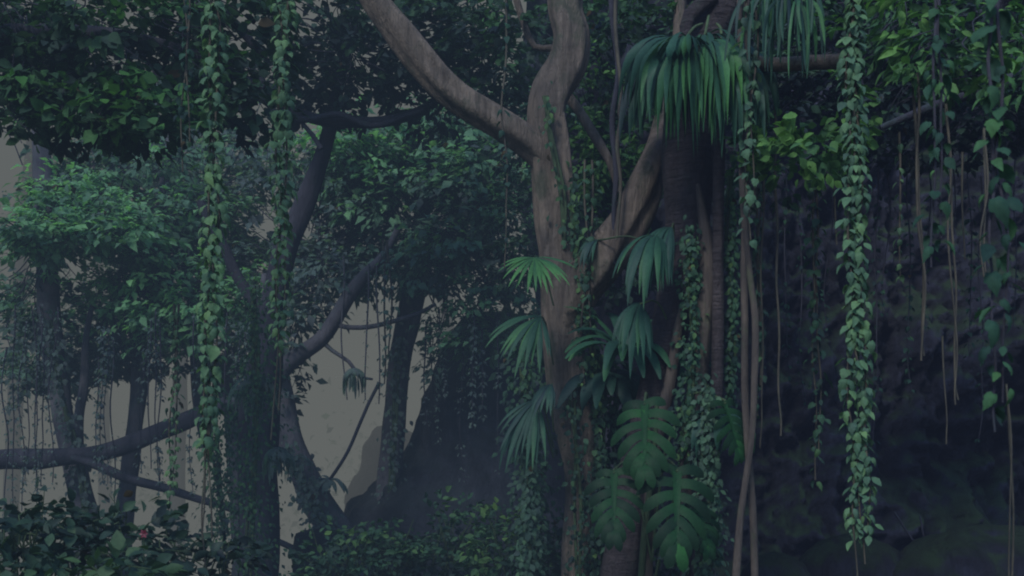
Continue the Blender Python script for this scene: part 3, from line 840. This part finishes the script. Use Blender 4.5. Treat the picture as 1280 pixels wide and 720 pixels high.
bare_root('slim root hanging from the bare branch to the undergrowth', [(956, 90), (955, 200), (953, 320), (951, 430), (950, 560)], 9.1, 1.7)
# thin line slanting across the misty opening
p = pxpath([(474, 478, 2.2), (462, 505, 2.2), (448, 535, 2.2), (430, 572, 2.2), (408, 606, 2.2)], 15.4)
mb = MB()
tube(mb, p, 7, .1, wob=.03)
tag(mb.build('slanting_liana', 'darkbark', None, p[0][:3]), 'thin dark liana slanting across the misty opening', 'liana')
# roots at the foot of the cliff
for i, (rows, lab) in enumerate([([(1118, 640), (1135, 668), (1160, 700), (1180, 735)], 'long straggling root lying on the foot of the rock wall'),
                                 ([(1150, 645), (1156, 672), (1172, 695), (1200, 725)], 'short straggling root crossing the rock foot beside the longer one'),
                                 ([(1085, 690), (1110, 697), (1140, 712), (1170, 730)], 'lowest straggling root lying on the rock foot')]):
    bare_root(lab, rows, 11.6 - .1 * i, 1.8, name='ground_root', mat='darkbark', group='roots on the rock foot')

# ------------------------------------------------------------------ broad-leaved epiphytes
def strip(mb, pts, widths, up, fold=.25, tint=.5):
    """A leaf blade along pts: three verts across, folded at the midrib."""
    P = np.asarray(pts, float)
    w = np.asarray(widths, float)
    T = nrm(np.gradient(P, axis=0))
    X = nrm(np.cross(T, np.asarray(up, float)))
    Z = np.cross(X, T)
    n = len(P)
    V = np.stack([P - X * w[:, None] + Z * (fold * w)[:, None] * -1, P + Z * 0, P + X * w[:, None] - Z * (fold * w)[:, None]], 1)
    a = np.arange(n - 1)[:, None] * 3
    f = np.concatenate([a + np.array([0, 1, 4, 3]), a + np.array([1, 2, 5, 4])])
    mb.add(V.reshape(-1, 3), f, np.maximum(tint, .05))


def bend(p0, d0, length, droop, n=9, curl=0.0):
    """Points of a blade that starts along d0 and is bent down by its weight."""
    P = [np.array(p0, float)]
    d = nrm(np.array(d0, float))
    for i in range(n):
        d = nrm(d + np.array([0, 0, -droop / n]))
        P.append(P[-1] + d * length / n)
    return np.array(P)


def fan_leaf(parent, hub, axis, face, length, nseg, spread, droop, wseg=1.0, bright=.5, name='leaf', mat='frond', join=.5):
    """A pleated palmate leaf: segments radiate from the hub, joined near it, with free drooping tips."""
    axis, face = nrm(np.array(axis, float)), nrm(np.array(face, float))
    side = nrm(np.cross(axis, face))
    face = np.cross(side, axis)
    mb = MB()
    for i in range(nseg):
        a = spread * (2 * i / (nseg - 1) - 1)
        d0 = axis * math.cos(a) + side * math.sin(a) + face * .25
        L = length * (1 - .22 * (abs(a) / max(spread, 1e-6)) ** 2) * R.uniform(.74, 1.08)
        d0 = d0 + np.array([R.gauss(0, .05), R.gauss(0, .05), R.gauss(0, .05)])
        P = bend(hub, d0, L, droop * R.uniform(.85, 1.15), 11)
        t = np.linspace(0, 1, len(P))
        base = L * math.tan(spread / (nseg - 1)) * wseg
        w = np.where(t < join, base * (t + .02), base * join * np.clip((1 - t) / (1 - join), 0.02, 1) ** .8)
        strip(mb, P, w, face + np.array([0, 0, .25]), .3, np.clip(bright + R.gauss(0, .12) + (t - .5) * .25, 0, 1).repeat(3))
    return mb.build(name, mat, parent)


def petiole(parent, pts, r, mat='nearstem'):
    mb = MB()
    tube(mb, [[*p, r] for p in pts], 7, .06)
    return mb.build('stalk', mat, parent)


M['nearstem'] = bark_mat('green_stalk', (.03, .055, .025), (.06, .1, .045), scale=14)

# the great skirt of drooping blades on the fig
sk = thing('skirt_palm', 'large dark green skirt of long drooping pleated blades high on the fig trunk', 'plant', W(868, 60, 9.2))
for hx, hy, hd, ax, fc, L, ns, sp, br in [
        (860, 52, 8.55, (-.1, -.75, .3), (0, -.7, .7), 112, 15, 1.3, .5), (886, 54, 8.5, (.2, -.7, .1), (0, -.75, .6), 106, 13, 1.2, .66),
        (852, 56, 8.85, (-.55, -.45, .2), (-.1, -.7, .7), 118, 15, 1.15, .35), (880, 50, 8.75, (.05, -.8, .25), (0, -.6, .8), 130, 17, 1.2, .55),
        (900, 58, 8.9, (.5, -.5, .1), (.2, -.7, .7), 100, 13, 1.1, .25), (866, 60, 8.65, (-.2, -.7, .0), (0, -.75, .6), 124, 13, 1.0, .62), (894, 62, 8.65, (.3, -.7, -.05), (0, -.75, .6), 118, 12, .95, .4),
        (845, 62, 9.1, (-.8, .1, .2), (-.2, -.3, .9), 115, 11, .9, .25), (908, 66, 9.1, (.6, .1, .1), (.2, -.3, .9), 84, 10, .8, .2)]:
    fan_leaf(sk, W(hx, hy, hd), ax, fc, L * hd / F * 1.4, int(ns * 1.5), sp, 4.6, 1.2, br + .04, 'leaf', 'frond', .55)
for a, b in [((878, 30, 9.1), (852, 56, 8.85)), ((886, 20, 9.1), (880, 50, 8.75)), ((896, 30, 9.1), (903, 58, 8.9))]:
    petiole(sk, [W(*a), (W(*a) + W(*b)) / 2 + np.array([0, -.05, .03]), W(*b)], .012)

# thin hanging fern beside it
hf = thing('hanging_fern', 'curtain of narrow grassy fronds hanging beside the skirt of blades', 'plant', W(978, -60, 8.2))
for i in range(64):
    hx, hy = ((964, -8), (996, 8), (982, -30))[i % 3]
    d = 8.2 + R.uniform(-.15, .15)
    mb = MB()
    P = bend(W(hx, hy, d), (R.gauss(0, .33), R.uniform(-.6, .25), R.uniform(.2, .9)), R.uniform(65, 140) * d / F, R.uniform(5, 9), 14)
    P[:, 0] += .012 * np.sin(np.linspace(0, R.uniform(2, 6), len(P)) + R.uniform(0, 6))
    t = np.linspace(0, 1, len(P))
    strip(mb, P, R.uniform(1.3, 2.6) * d / F * np.sin(np.clip(t * .9 + .1, 0, 1) * math.pi) ** .6 + .001, (R.uniform(-.5, .5), -1, .3), .3, float(np.clip(R.gauss(.5, .18), 0, 1)))
    mb.build('frond', 'frond', hf)

# fan-leaved plants on the pale trunk
fp = thing('fan_leaf_plant', 'climbing plant with split fan leaves on the near side of the pale trunk', 'plant', W(678, 420, 9.6))
for hx, hy, hd, ax, fc, L, ns, sp, dr, br in [
        (668, 322, 9.2, (.02, -.5, -.55), (0, -.9, .4), 40, 21, 1.62, .9, .9), (676, 396, 9.4, (-.6, -.4, -.6), (-.2, -.9, .3), 56, 15, 1.05, 1.2, .6),
        (672, 500, 9.4, (-.5, -.35, -.7), (-.2, -.9, .3), 62, 13, .8, 1.3, .42), (668, 512, 9.6, (-.75, -.3, -.2), (-.3, -.4, .8), 62, 9, .6, 3.2, .3), (690, 480, 9.3, (-.5, -.5, -.4), (-.3, -.7, .5), 40, 8, .8, 1.8, .3)]:
    fan_leaf(fp, W(hx, hy, hd), ax, fc, L * hd / F * 1.5 * R.uniform(.9, 1.1), ns, sp, dr, 1.1, br, join=.5)
    petiole(fp, [W(692, hy + 60, 9.72), W((hx + 688) / 2, hy + 8, 9.5), W(hx, hy, hd)], .008)
fp2 = thing('fan_leaf_plant', 'dark drooping fan-leaved plant between the knobbly limb and the fig trunk', 'plant', W(838, 330, 9.2))
for hx, hy, hd, ax, fc, L, ns, sp, dr, br in [
        (840, 284, 9.0, (-.6, -.45, -.1), (-.3, -.6, .75), 80, 14, .8, 3.4, .42), (822, 295, 8.95, (-.4, -.7, -.1), (-.2, -.7, .7), 88, 12, .8, 2.8, .5),
        (748, 300, 9.6, (-.6, -.3, .0), (-.2, -.6, .7), 36, 9, .7, 3., .3), (800, 380, 9.1, (-.3, -.6, -.3), (0, -.8, .5), 80, 11, .8, 2.4, .35)]:
    fan_leaf(fp2, W(hx, hy, hd), ax, fc, L * hd / F * 1.4, ns, sp, dr, 1.15, br, join=.5)
    petiole(fp2, [W(842, hy + 40, 9.3), W((hx + 844) / 2, hy - 2, 9.2), W(hx, hy, hd)], .008)


def rosette(label, px, py, d, n, Lpx, wpx, bright, droop, up=.8, name='strap_leaf_plant', mat='frond', toward=(0, -1, 0), group=None):
    root = thing(name, label, 'plant', W(px, py, d), group)
    k = d / F
    for i in range(n):
        a = 2 * math.pi * (i + R.random()) / n
        d0 = np.array([math.cos(a), math.sin(a), up * R.uniform(.5, 1.5)]) + np.array(toward) * .55
        L = Lpx * k * R.uniform(.7, 1.1)
        P = bend(W(px, py, d), d0, L, droop * R.uniform(.7, 1.2), 10)
        t = np.linspace(0, 1, len(P))
        w = wpx * k * np.sin(np.clip(t * .86 + .12, 0, 1) * math.pi) ** .7 + .001
        mb = MB()
        strip(mb, P, w, (d0[0] * -.4, d0[1] * -.4 - .3, 1), .3, np.clip(bright + R.gauss(0, .15) + (t - .4) * .2, 0, 1).repeat(3))
        mb.build('leaf', mat, root)
    return root


rosette('bright sword-leaved plant in the crook under the knobbly limb', 782, 450, 9.6, 20, 128, 7, .6, 2.2, 1.9)
rosette('bluish sword-leaved plant lower in the crook beside the pale trunk', 758, 470, 9.9, 16, 90, 8, .2, 2.6, .9)
rosette('arching narrow-leaved plant on the fig roots by the lianas', 905, 520, 8.9, 11, 80, 7, .5, 3.2, .8)
rosette('small tuft on the curving dark trunk by the misty opening', 412, 600, 15.4, 14, 34, 2.6, .4, 2.6, .8, mat='hazydark', group=None)
rosette('ragged tuft hanging from the slanting limb tip in the misty opening', 442, 460, 15.4, 22, 40, 2.2, .35, 5.5, .3, mat='hazydark')
rosette('ragged tuft of leaves drooping from the dark tree trunk low down', 345, 560, 13.0, 22, 50, 3, .4, 5, .4, mat='hazydark')
rosette('ragged hanging tuft on the thick dark tree at mid height', 320, 470, 12.9, 24, 60, 3, .35, 5, .4, mat='hazydark')


# split-leaved monstera
def split_leaf(parent, base, tipv, face, length, bright, name='leaf', lobes=8, width=.52):
    """A broad leaf cut between its side ribs: lobes leave a curved midrib and droop at their tips."""
    ax = nrm(np.array(tipv, float))
    face = nrm(np.array(face, float))
    side = nrm(np.cross(ax, face))
    face = np.cross(side, ax)
    mb = MB()
    nm = 14
    mid = bend(base, ax + face * .22, length, .55, nm)
    tm = np.linspace(0, 1, nm + 1)
    strip(mb, mid, length * .05 * (1 - tm * .8) + .002, face, -.4, np.clip(np.full(nm + 1, bright + .04), 0, 1).repeat(3))

    def at(t):
        i = min(nm - 1, int(t * nm))
        return mid[i] + (mid[i + 1] - mid[i]) * (t * nm - i)
    for s in (-1, 1):
        for k in range(lobes):
            t = .02 + .86 * k / (lobes - 1) + R.uniform(-.012, .012)
            ang = math.radians(122 - 100 * (k / (lobes - 1)) ** .8)
            prof = (.7, .95, 1.0, 1.0, .97, .9, .8, .66, .5)[min(8, int(k * 9 / lobes))]
            L = length * width * prof * R.uniform(.84, 1.08)
            ang += R.gauss(0, .06)
            P = [at(t)]
            for j in range(8):
                aa = ang * (1 - .55 * (j / 7))
                dirv = ax * math.cos(aa) + side * s * math.sin(aa) + face * (.3 - 1.15 * (j / 7) ** 1.2)
                P.append(P[-1] + nrm(dirv) * L / 8)
            u = np.linspace(0, 1, 9)
            w = length * R.uniform(.052, .06) * np.where(u < .3, 1.0, np.where(u < .7, 1.0 + .12 * (u - .3) / .4, 1.12 * np.clip((1 - u) / .3, .0, 1) ** .5)) + .0015
            strip(mb, P, w, face, .16, np.clip(bright + R.gauss(0, .12) - .3 * u + .1 * (k / lobes), 0, 1).repeat(3))
    return mb.build(name, 'monstera', parent)


mo = thing('monstera', 'large glossy dark green split-leaved plant low between the two trunks', 'plant', W(800, 720, 9.0))
for bx, by, bd, tv, fc, L, br in [
        (806, 506, 8.55, (-.12, -.35, -1), (-.1, -1, .45), 104, .5), (768, 592, 8.5, (-.1, -.4, -1), (-.25, -1, .35), 92, .38), (846, 590, 8.35, (-.08, -.4, -1), (.1, -1, .4), 116, .42),
        (872, 632, 8.6, (.25, -.4, -1), (.3, -1, .4), 66, .5), (905, 505, 8.6, (.18, -.3, -1), (.5, -1, .3), 72, .5)]:
    split_leaf(mo, W(bx, by, bd), np.array(tv) + np.array([R.gauss(0, .08), R.gauss(0, .12), 0]), np.array(fc) + np.array([R.gauss(0, .15), 0, R.gauss(0, .12)]), L * .95 * bd / F, br - .08, lobes=7)
    petiole(mo, [W(815, by + 110, 9.05), W((bx + 812) / 2, by - 6, 8.95), W(bx, by - 5, bd + .08), W(bx, by, bd)], .012)
mb = MB()
tube(mb, [[*W(795, 800, 9.1), .03], [*W(805, 680, 9.05), .028], [*W(815, 590, 9.05), .025], [*W(822, 500, 9.1), .02]], 10, .08, .1, .2)
mb.build('stem', 'nearstem', mo)


# ------------------------------------------------------------------ climbing ivy
def ivy(label, rows, d, n, leaf_px, mat='ivy', bright=.45, T=T_BROAD, name='climbing_ivy', depth=.12, group=None):
    """Leaves crowding a climbing stem along rows of (px, py, half width in px)."""
    root = thing(name, label, 'ivy', W(rows[-1][0], rows[-1][1], d), group)
    s = spline([[q[0], q[1], 0, q[2]] for q in rows], 5)
    st, lf = MB(), MB()
    for q in range(3):
        o = R.uniform(-.5, .5)
        tube(st, [[*W(r[0] + o * r[2] * math.sin(i * 1.3 + q * 2), r[1], d + .03), 2.0 / F * d] for i, r in enumerate(rows)], 6, .08, wob=.02)
    i = G.integers(0, len(s), n)
    off = G.normal(size=n) * .55
    # clumpy: keep leaves where noise is high
    keep = np.array([noise.noise(Vector((s[a][0] * .03, s[a][1] * .03, b * 2))) > -.33 for a, b in zip(i, off)])
    i, off = i[keep], off[keep]
    n = len(i)
    q = s[i]
    k = d / F
    pos = np.stack([(q[:, 0] + off * q[:, 3] - 640) * k, np.full(n, d) + np.abs(off) * depth * .8 - G.uniform(0, depth, n), CZ + (HY - q[:, 1] + G.normal(size=n) * (6 + q[:, 3] * .35)) * k], 1)
    ax = np.stack([off * .8 + G.normal(size=n) * .45, G.normal(size=n) * .3 - .25, -1 + G.normal(size=n) * .4], 1)
    nm = np.stack([off * .8 + G.normal(size=n) * .4, -1 + G.normal(size=n) * .3, .35 + G.normal(size=n) * .35], 1)
    leaves(lf, T, pos, ax, nm, leaf_px * k * G.uniform(.55, 1.25, n), np.clip(bright + G.normal(size=n) * .17 - .1 * np.abs(off), 0, 1))
    st.build('stem', 'nearstem', root)
    lf.build('foliage', mat, root)
    return root


ivy('sparse tiny ivy spotting the upper pale trunk', [(684, 120, 10), (690, 170, 12), (700, 240, 12), (704, 300, 8)], 9.72, 46, 8, bright=.6)
ivy('fine ivy running down the shaded edge of the pale trunk', [(716, 230, 8), (720, 300, 9), (728, 370, 10), (738, 440, 12), (748, 500, 13)], 9.75, 380, 8, bright=.55)
ivy('dense ivy mass beside the foot of the pale trunk and under the sword leaves', [(752, 450, 16), (752, 520, 18), (750, 590, 18), (745, 660, 24), (748, 740, 26)], 9.9, 800, 8.5, bright=.42)
ivy('dark ivy curtain behind the drooping fan leaves', [(655, 440, 26), (660, 520, 28), (668, 600, 30), (668, 680, 34), (665, 750, 34)], 10.2, 900, 8.5, bright=.35)
ivy('ivy climbing between fig trunk and its aerial root', [(862, 290, 10), (864, 350, 13), (864, 420, 14), (860, 500, 15), (850, 570, 15)], 8.95, 620, 8, bright=.5)
ivy('ivy curtain between the straight root and the lianas', [(914, 220, 9), (913, 300, 12), (914, 380, 13), (912, 460, 13), (908, 540, 12)], 9.1, 520, 8, bright=.45)
ivy('yellowish ivy cascade over the fig root foot', [(886, 480, 10), (884, 560, 14), (886, 620, 18), (880, 680, 24), (878, 760, 28)], 8.7, 900, 9, 'vine', bright=.4)
ivy('dim ivy curtain behind the gap between the trunks', [(780, 470, 24), (770, 560, 26), (790, 640, 34), (790, 740, 40)], 10.4, 700, 9, bright=.3)
ivy('pale leafy ivy low on the near side of the pale trunk foot', [(664, 560, 12), (662, 610, 15), (660, 670, 18), (662, 750, 22)], 9.5, 420, 9, 'vine', bright=.35)
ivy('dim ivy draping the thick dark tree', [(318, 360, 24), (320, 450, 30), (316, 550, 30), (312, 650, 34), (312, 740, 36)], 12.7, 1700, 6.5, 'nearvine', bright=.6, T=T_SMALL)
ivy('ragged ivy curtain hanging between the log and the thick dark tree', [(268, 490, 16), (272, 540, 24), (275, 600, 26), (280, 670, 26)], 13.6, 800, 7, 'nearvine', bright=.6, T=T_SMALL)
ivy('ragged ivy creeping over the face of the lower pale trunk', [(712, 500, 16), (722, 560, 20), (726, 630, 20), (724, 720, 22)], 9.68, 170, 8, bright=.35)
ivy('dim ivy clothing the underside of the curving dark trunk', [(362, 560, 12), (378, 600, 14), (396, 640, 18), (420, 690, 22)], 15.1, 420, 8, 'hazydark', bright=.4)
ivy('dim ivy draping the slim upright tree', [(502, 420, 12), (497, 480, 13), (490, 550, 14), (486, 620, 15), (484, 690, 15)], 16.6, 260, 7, 'hazydark', bright=.35)
ivy('dark climber on the lower forked leaning trunk', [(62, 400, 13), (76, 490, 14), (95, 570, 16), (108, 640, 20)], 16.0, 320, 8, 'hazydark', bright=.3)


# ------------------------------------------------------------------ undergrowth
def shrub(label, px, py, d, rx, ry, rd, n, leaf_px, mat='shrub', bright=.4, T=T_OVAL, group='undergrowth shrubs', flower=None):
    c = W(px, py, d)
    k = d / F
    g = terrain(c[0], d) - .05
    root = thing('shrub', label, 'shrub', (c[0], d, g), group)
    st, lf = MB(), MB()
    ns = 16
    rad = np.array([rx * k, rd, ry * k])
    tips = c + sphere_pts(ns, .4) * rad * np.array([.8, .8, 1])
    for q in tips:
        b = np.array([c[0] + R.uniform(-.15, .15), d + R.uniform(-.15, .15), g])
        m = (b + q) / 2 + np.array([R.uniform(-.1, .1), R.uniform(-.1, .1), .1])
        tube(st, [[*b, .012], [*m, .009], [*q, .004]], 5, .12)
    clump(lf, st, px, py, d, rx, ry, rd, n, leaf_px, T, bright, .5, 6, 1.6, c - np.array([0, 0, ry * k * .6]), .1)
    st.build('stems', 'nearstem', root)
    lf.build('foliage', mat, root)
    return root


shrub('broad-leaved shrub with glossy leaves in the bottom left corner', 20, 690, 6.2, 70, 62, .5, 380, 21, bright=.3, T=T_OVAL)
shrub('broad-leaved shrub standing tallest in front of the forked leaning trunk', 75, 668, 6.8, 60, 50, .5, 200, 20, bright=.25, T=T_OVAL)
shrub('broad-leaved shrub behind the red flower', 150, 690, 6.6, 70, 50, .5, 380, 19, bright=.3, T=T_OVAL)
shrub('dull shrub before the foot of the thick dark tree', 238, 690, 7.4, 70, 46, .5, 460, 16, bright=.25, T=T_OVAL)
shrub('lowest pale-leaved shrub along the bottom edge under the red flower', 110, 730, 5.6, 130, 30, .4, 300, 22, bright=.5, T=T_OVAL)
shrub('small-leaved shrub at the foot of the curving dark trunk', 440, 705, 11, 70, 46, .6, 900, 10, 'ivy', bright=.3)
shrub('small-leaved shrub in front of the earth mound', 500, 690, 11.2, 60, 44, .6, 800, 10, 'ivy', bright=.35)
shrub('small-leaved shrub before the rock mound', 560, 680, 11.4, 70, 54, .6, 1000, 10, 'ivy', bright=.3)
shrub('small-leaved shrub lit yellow-green near the pale trunk', 628, 685, 10.6, 50, 52, .5, 700, 11, 'ivy', bright=.6)
shrub('dim shrub between the pale trunk foot and the fan leaves', 690, 700, 10.4, 50, 60, .4, 600, 11, 'ivy', bright=.25)
shrub('dim shrub behind the monstera', 800, 720, 10, 80, 60, .5, 700, 12, 'ivy', bright=.2)

fl = thing('red_flower', 'small red flower standing among the shrub leaves', 'flower', W(180, 720, 6.1))
mb = MB()
c = W(180, 667, 6.05)
a = np.linspace(0, 2 * math.pi, 7)[:-1]
ax = np.stack([np.cos(a), np.full(6, -.45), np.sin(a)], 1)
leaves(mb, T_BROAD, np.repeat(c[None], 6, 0), ax, np.tile([0, -1, .3], (6, 1)) - ax * .3, np.full(6, 6 / F * 6.05), np.linspace(.2, .9, 6))
mb.build('petals', 'petal', fl)
mb = MB()
tube(mb, [[*W(180, 720, 6.1), .004], [*c, .003]], 5, .05)
mb.build('stem', 'nearstem', fl)

# ------------------------------------------------------------------ mist beyond the trees
def build_mist(name, label, MIST, MISTCOL, box):
    m, nt, N, L = nodes_of(name)
    ab = N.new('ShaderNodeVolumeAbsorption')
    ab.inputs['Color'].default_value = (0, 0, 0, 1)
    ab.inputs['Density'].default_value = MIST
    em = N.new('ShaderNodeEmission')  # glow stands in for daylight scattered inside the mist
    em.inputs[0].default_value = (*MISTCOL, 1)
    em.inputs[1].default_value = MIST
    ad = N.new('ShaderNodeAddShader')
    L.new(ab.outputs[0], ad.inputs[0])
    L.new(em.outputs[0], ad.inputs[1])
    o = N.new('ShaderNodeOutputMaterial')
    L.new(ad.outputs[0], o.inputs['Volume'])
    mb = MB()
    x0, x1, y0, y1, z0, z1 = box
    V = [(x, y, z) for z in (z0, z1) for y in (y0, y1) for x in (x0, x1)]
    mb.add(V, [(0, 2, 3, 1), (4, 5, 7, 6), (0, 1, 5, 4), (2, 6, 7, 3), (0, 4, 6, 2), (1, 3, 7, 5)])
    ob = mb.build(name, m, smooth=False)
    tag(ob, label, None, None, 'stuff')


build_mist('mist', 'pale grey mist filling the valley beyond the trees', .07, (.25, .25, .205), (-90, 90, 19.4, 75, -12, 42))
build_mist('haze', 'thin bluish haze hanging in the air of the whole grove', .017, (.022, .031, .06), (-95, 95, -14, 80, -14, 16))
build_mist('haze', 'denser grey-green haze in the left half of the grove', .0125, (.038, .062, .082), (-94, .4, -13, 79, -13, 15))

# ------------------------------------------------------------------ light
ELEV, AZ = math.radians(42), math.radians(-25)      # sun behind the camera and to its left
w = bpy.data.worlds.new('World')
scene.world = w
w.use_nodes = True
N, L = w.node_tree.nodes, w.node_tree.links
bg = N['Background']
sky = N.new('ShaderNodeTexSky')
sky.sky_type = 'NISHITA'
sky.sun_disc = False
sky.air_density, sky.dust_density, sky.ozone_density = 1.6, .4, 5.0
sky.sun_elevation = ELEV
sky.sun_rotation = math.pi - AZ
tint = N.new('ShaderNodeMix')
tint.data_type, tint.blend_type = 'RGBA', 'MULTIPLY'
tint.inputs[0].default_value = 1
tint.inputs[7].default_value = (2.0, 2.15, 2.5, 1)
L.new(sky.outputs[0], tint.inputs[6])
L.new(tint.outputs[2], bg.inputs[0])
bg.inputs[1].default_value = .15
sd = bpy.data.lights.new('sun', 'SUN')
sd.energy = 5.0
sd.angle = math.radians(14)
sd.color = (1.0, .97, .93)
so = bpy.data.objects.new('sun', sd)
C.objects.link(so)
dirv = Vector((math.sin(AZ) * math.cos(ELEV), -math.cos(AZ) * math.cos(ELEV), math.sin(ELEV)))   # towards the sun
so.rotation_euler = dirv.to_track_quat('Z', 'Y').to_euler()
so.location = dirv * 40

# ------------------------------------------------------------------ camera
cam = bpy.data.cameras.new('camera')
cam.sensor_width = 36
cam.lens = F / 1280 * 36
cam.shift_y = (HY - 360) / 1280
cam.clip_end = 600
cam.dof.use_dof = True
cam.dof.focus_distance = 10
cam.dof.aperture_fstop = 4.0
co = bpy.data.objects.new('camera', cam)
co.location = (0, 0, CZ)
co.rotation_euler = (math.pi / 2, 0, 0)
C.objects.link(co)
scene.camera = co

scene.view_settings.view_transform = 'Standard'
scene.view_settings.look = 'None'
scene.view_settings.exposure = 0
scene.render.engine = 'CYCLES'
cy = scene.cycles
cy.max_bounces = 7
cy.diffuse_bounces = 3
cy.glossy_bounces = 2
cy.transmission_bounces = 4
cy.volume_bounces = 0
cy.transparent_max_bounces = 8
cy.use_denoising = True
cy.sample_clamp_indirect = 4
cy.filter_width = 2.0
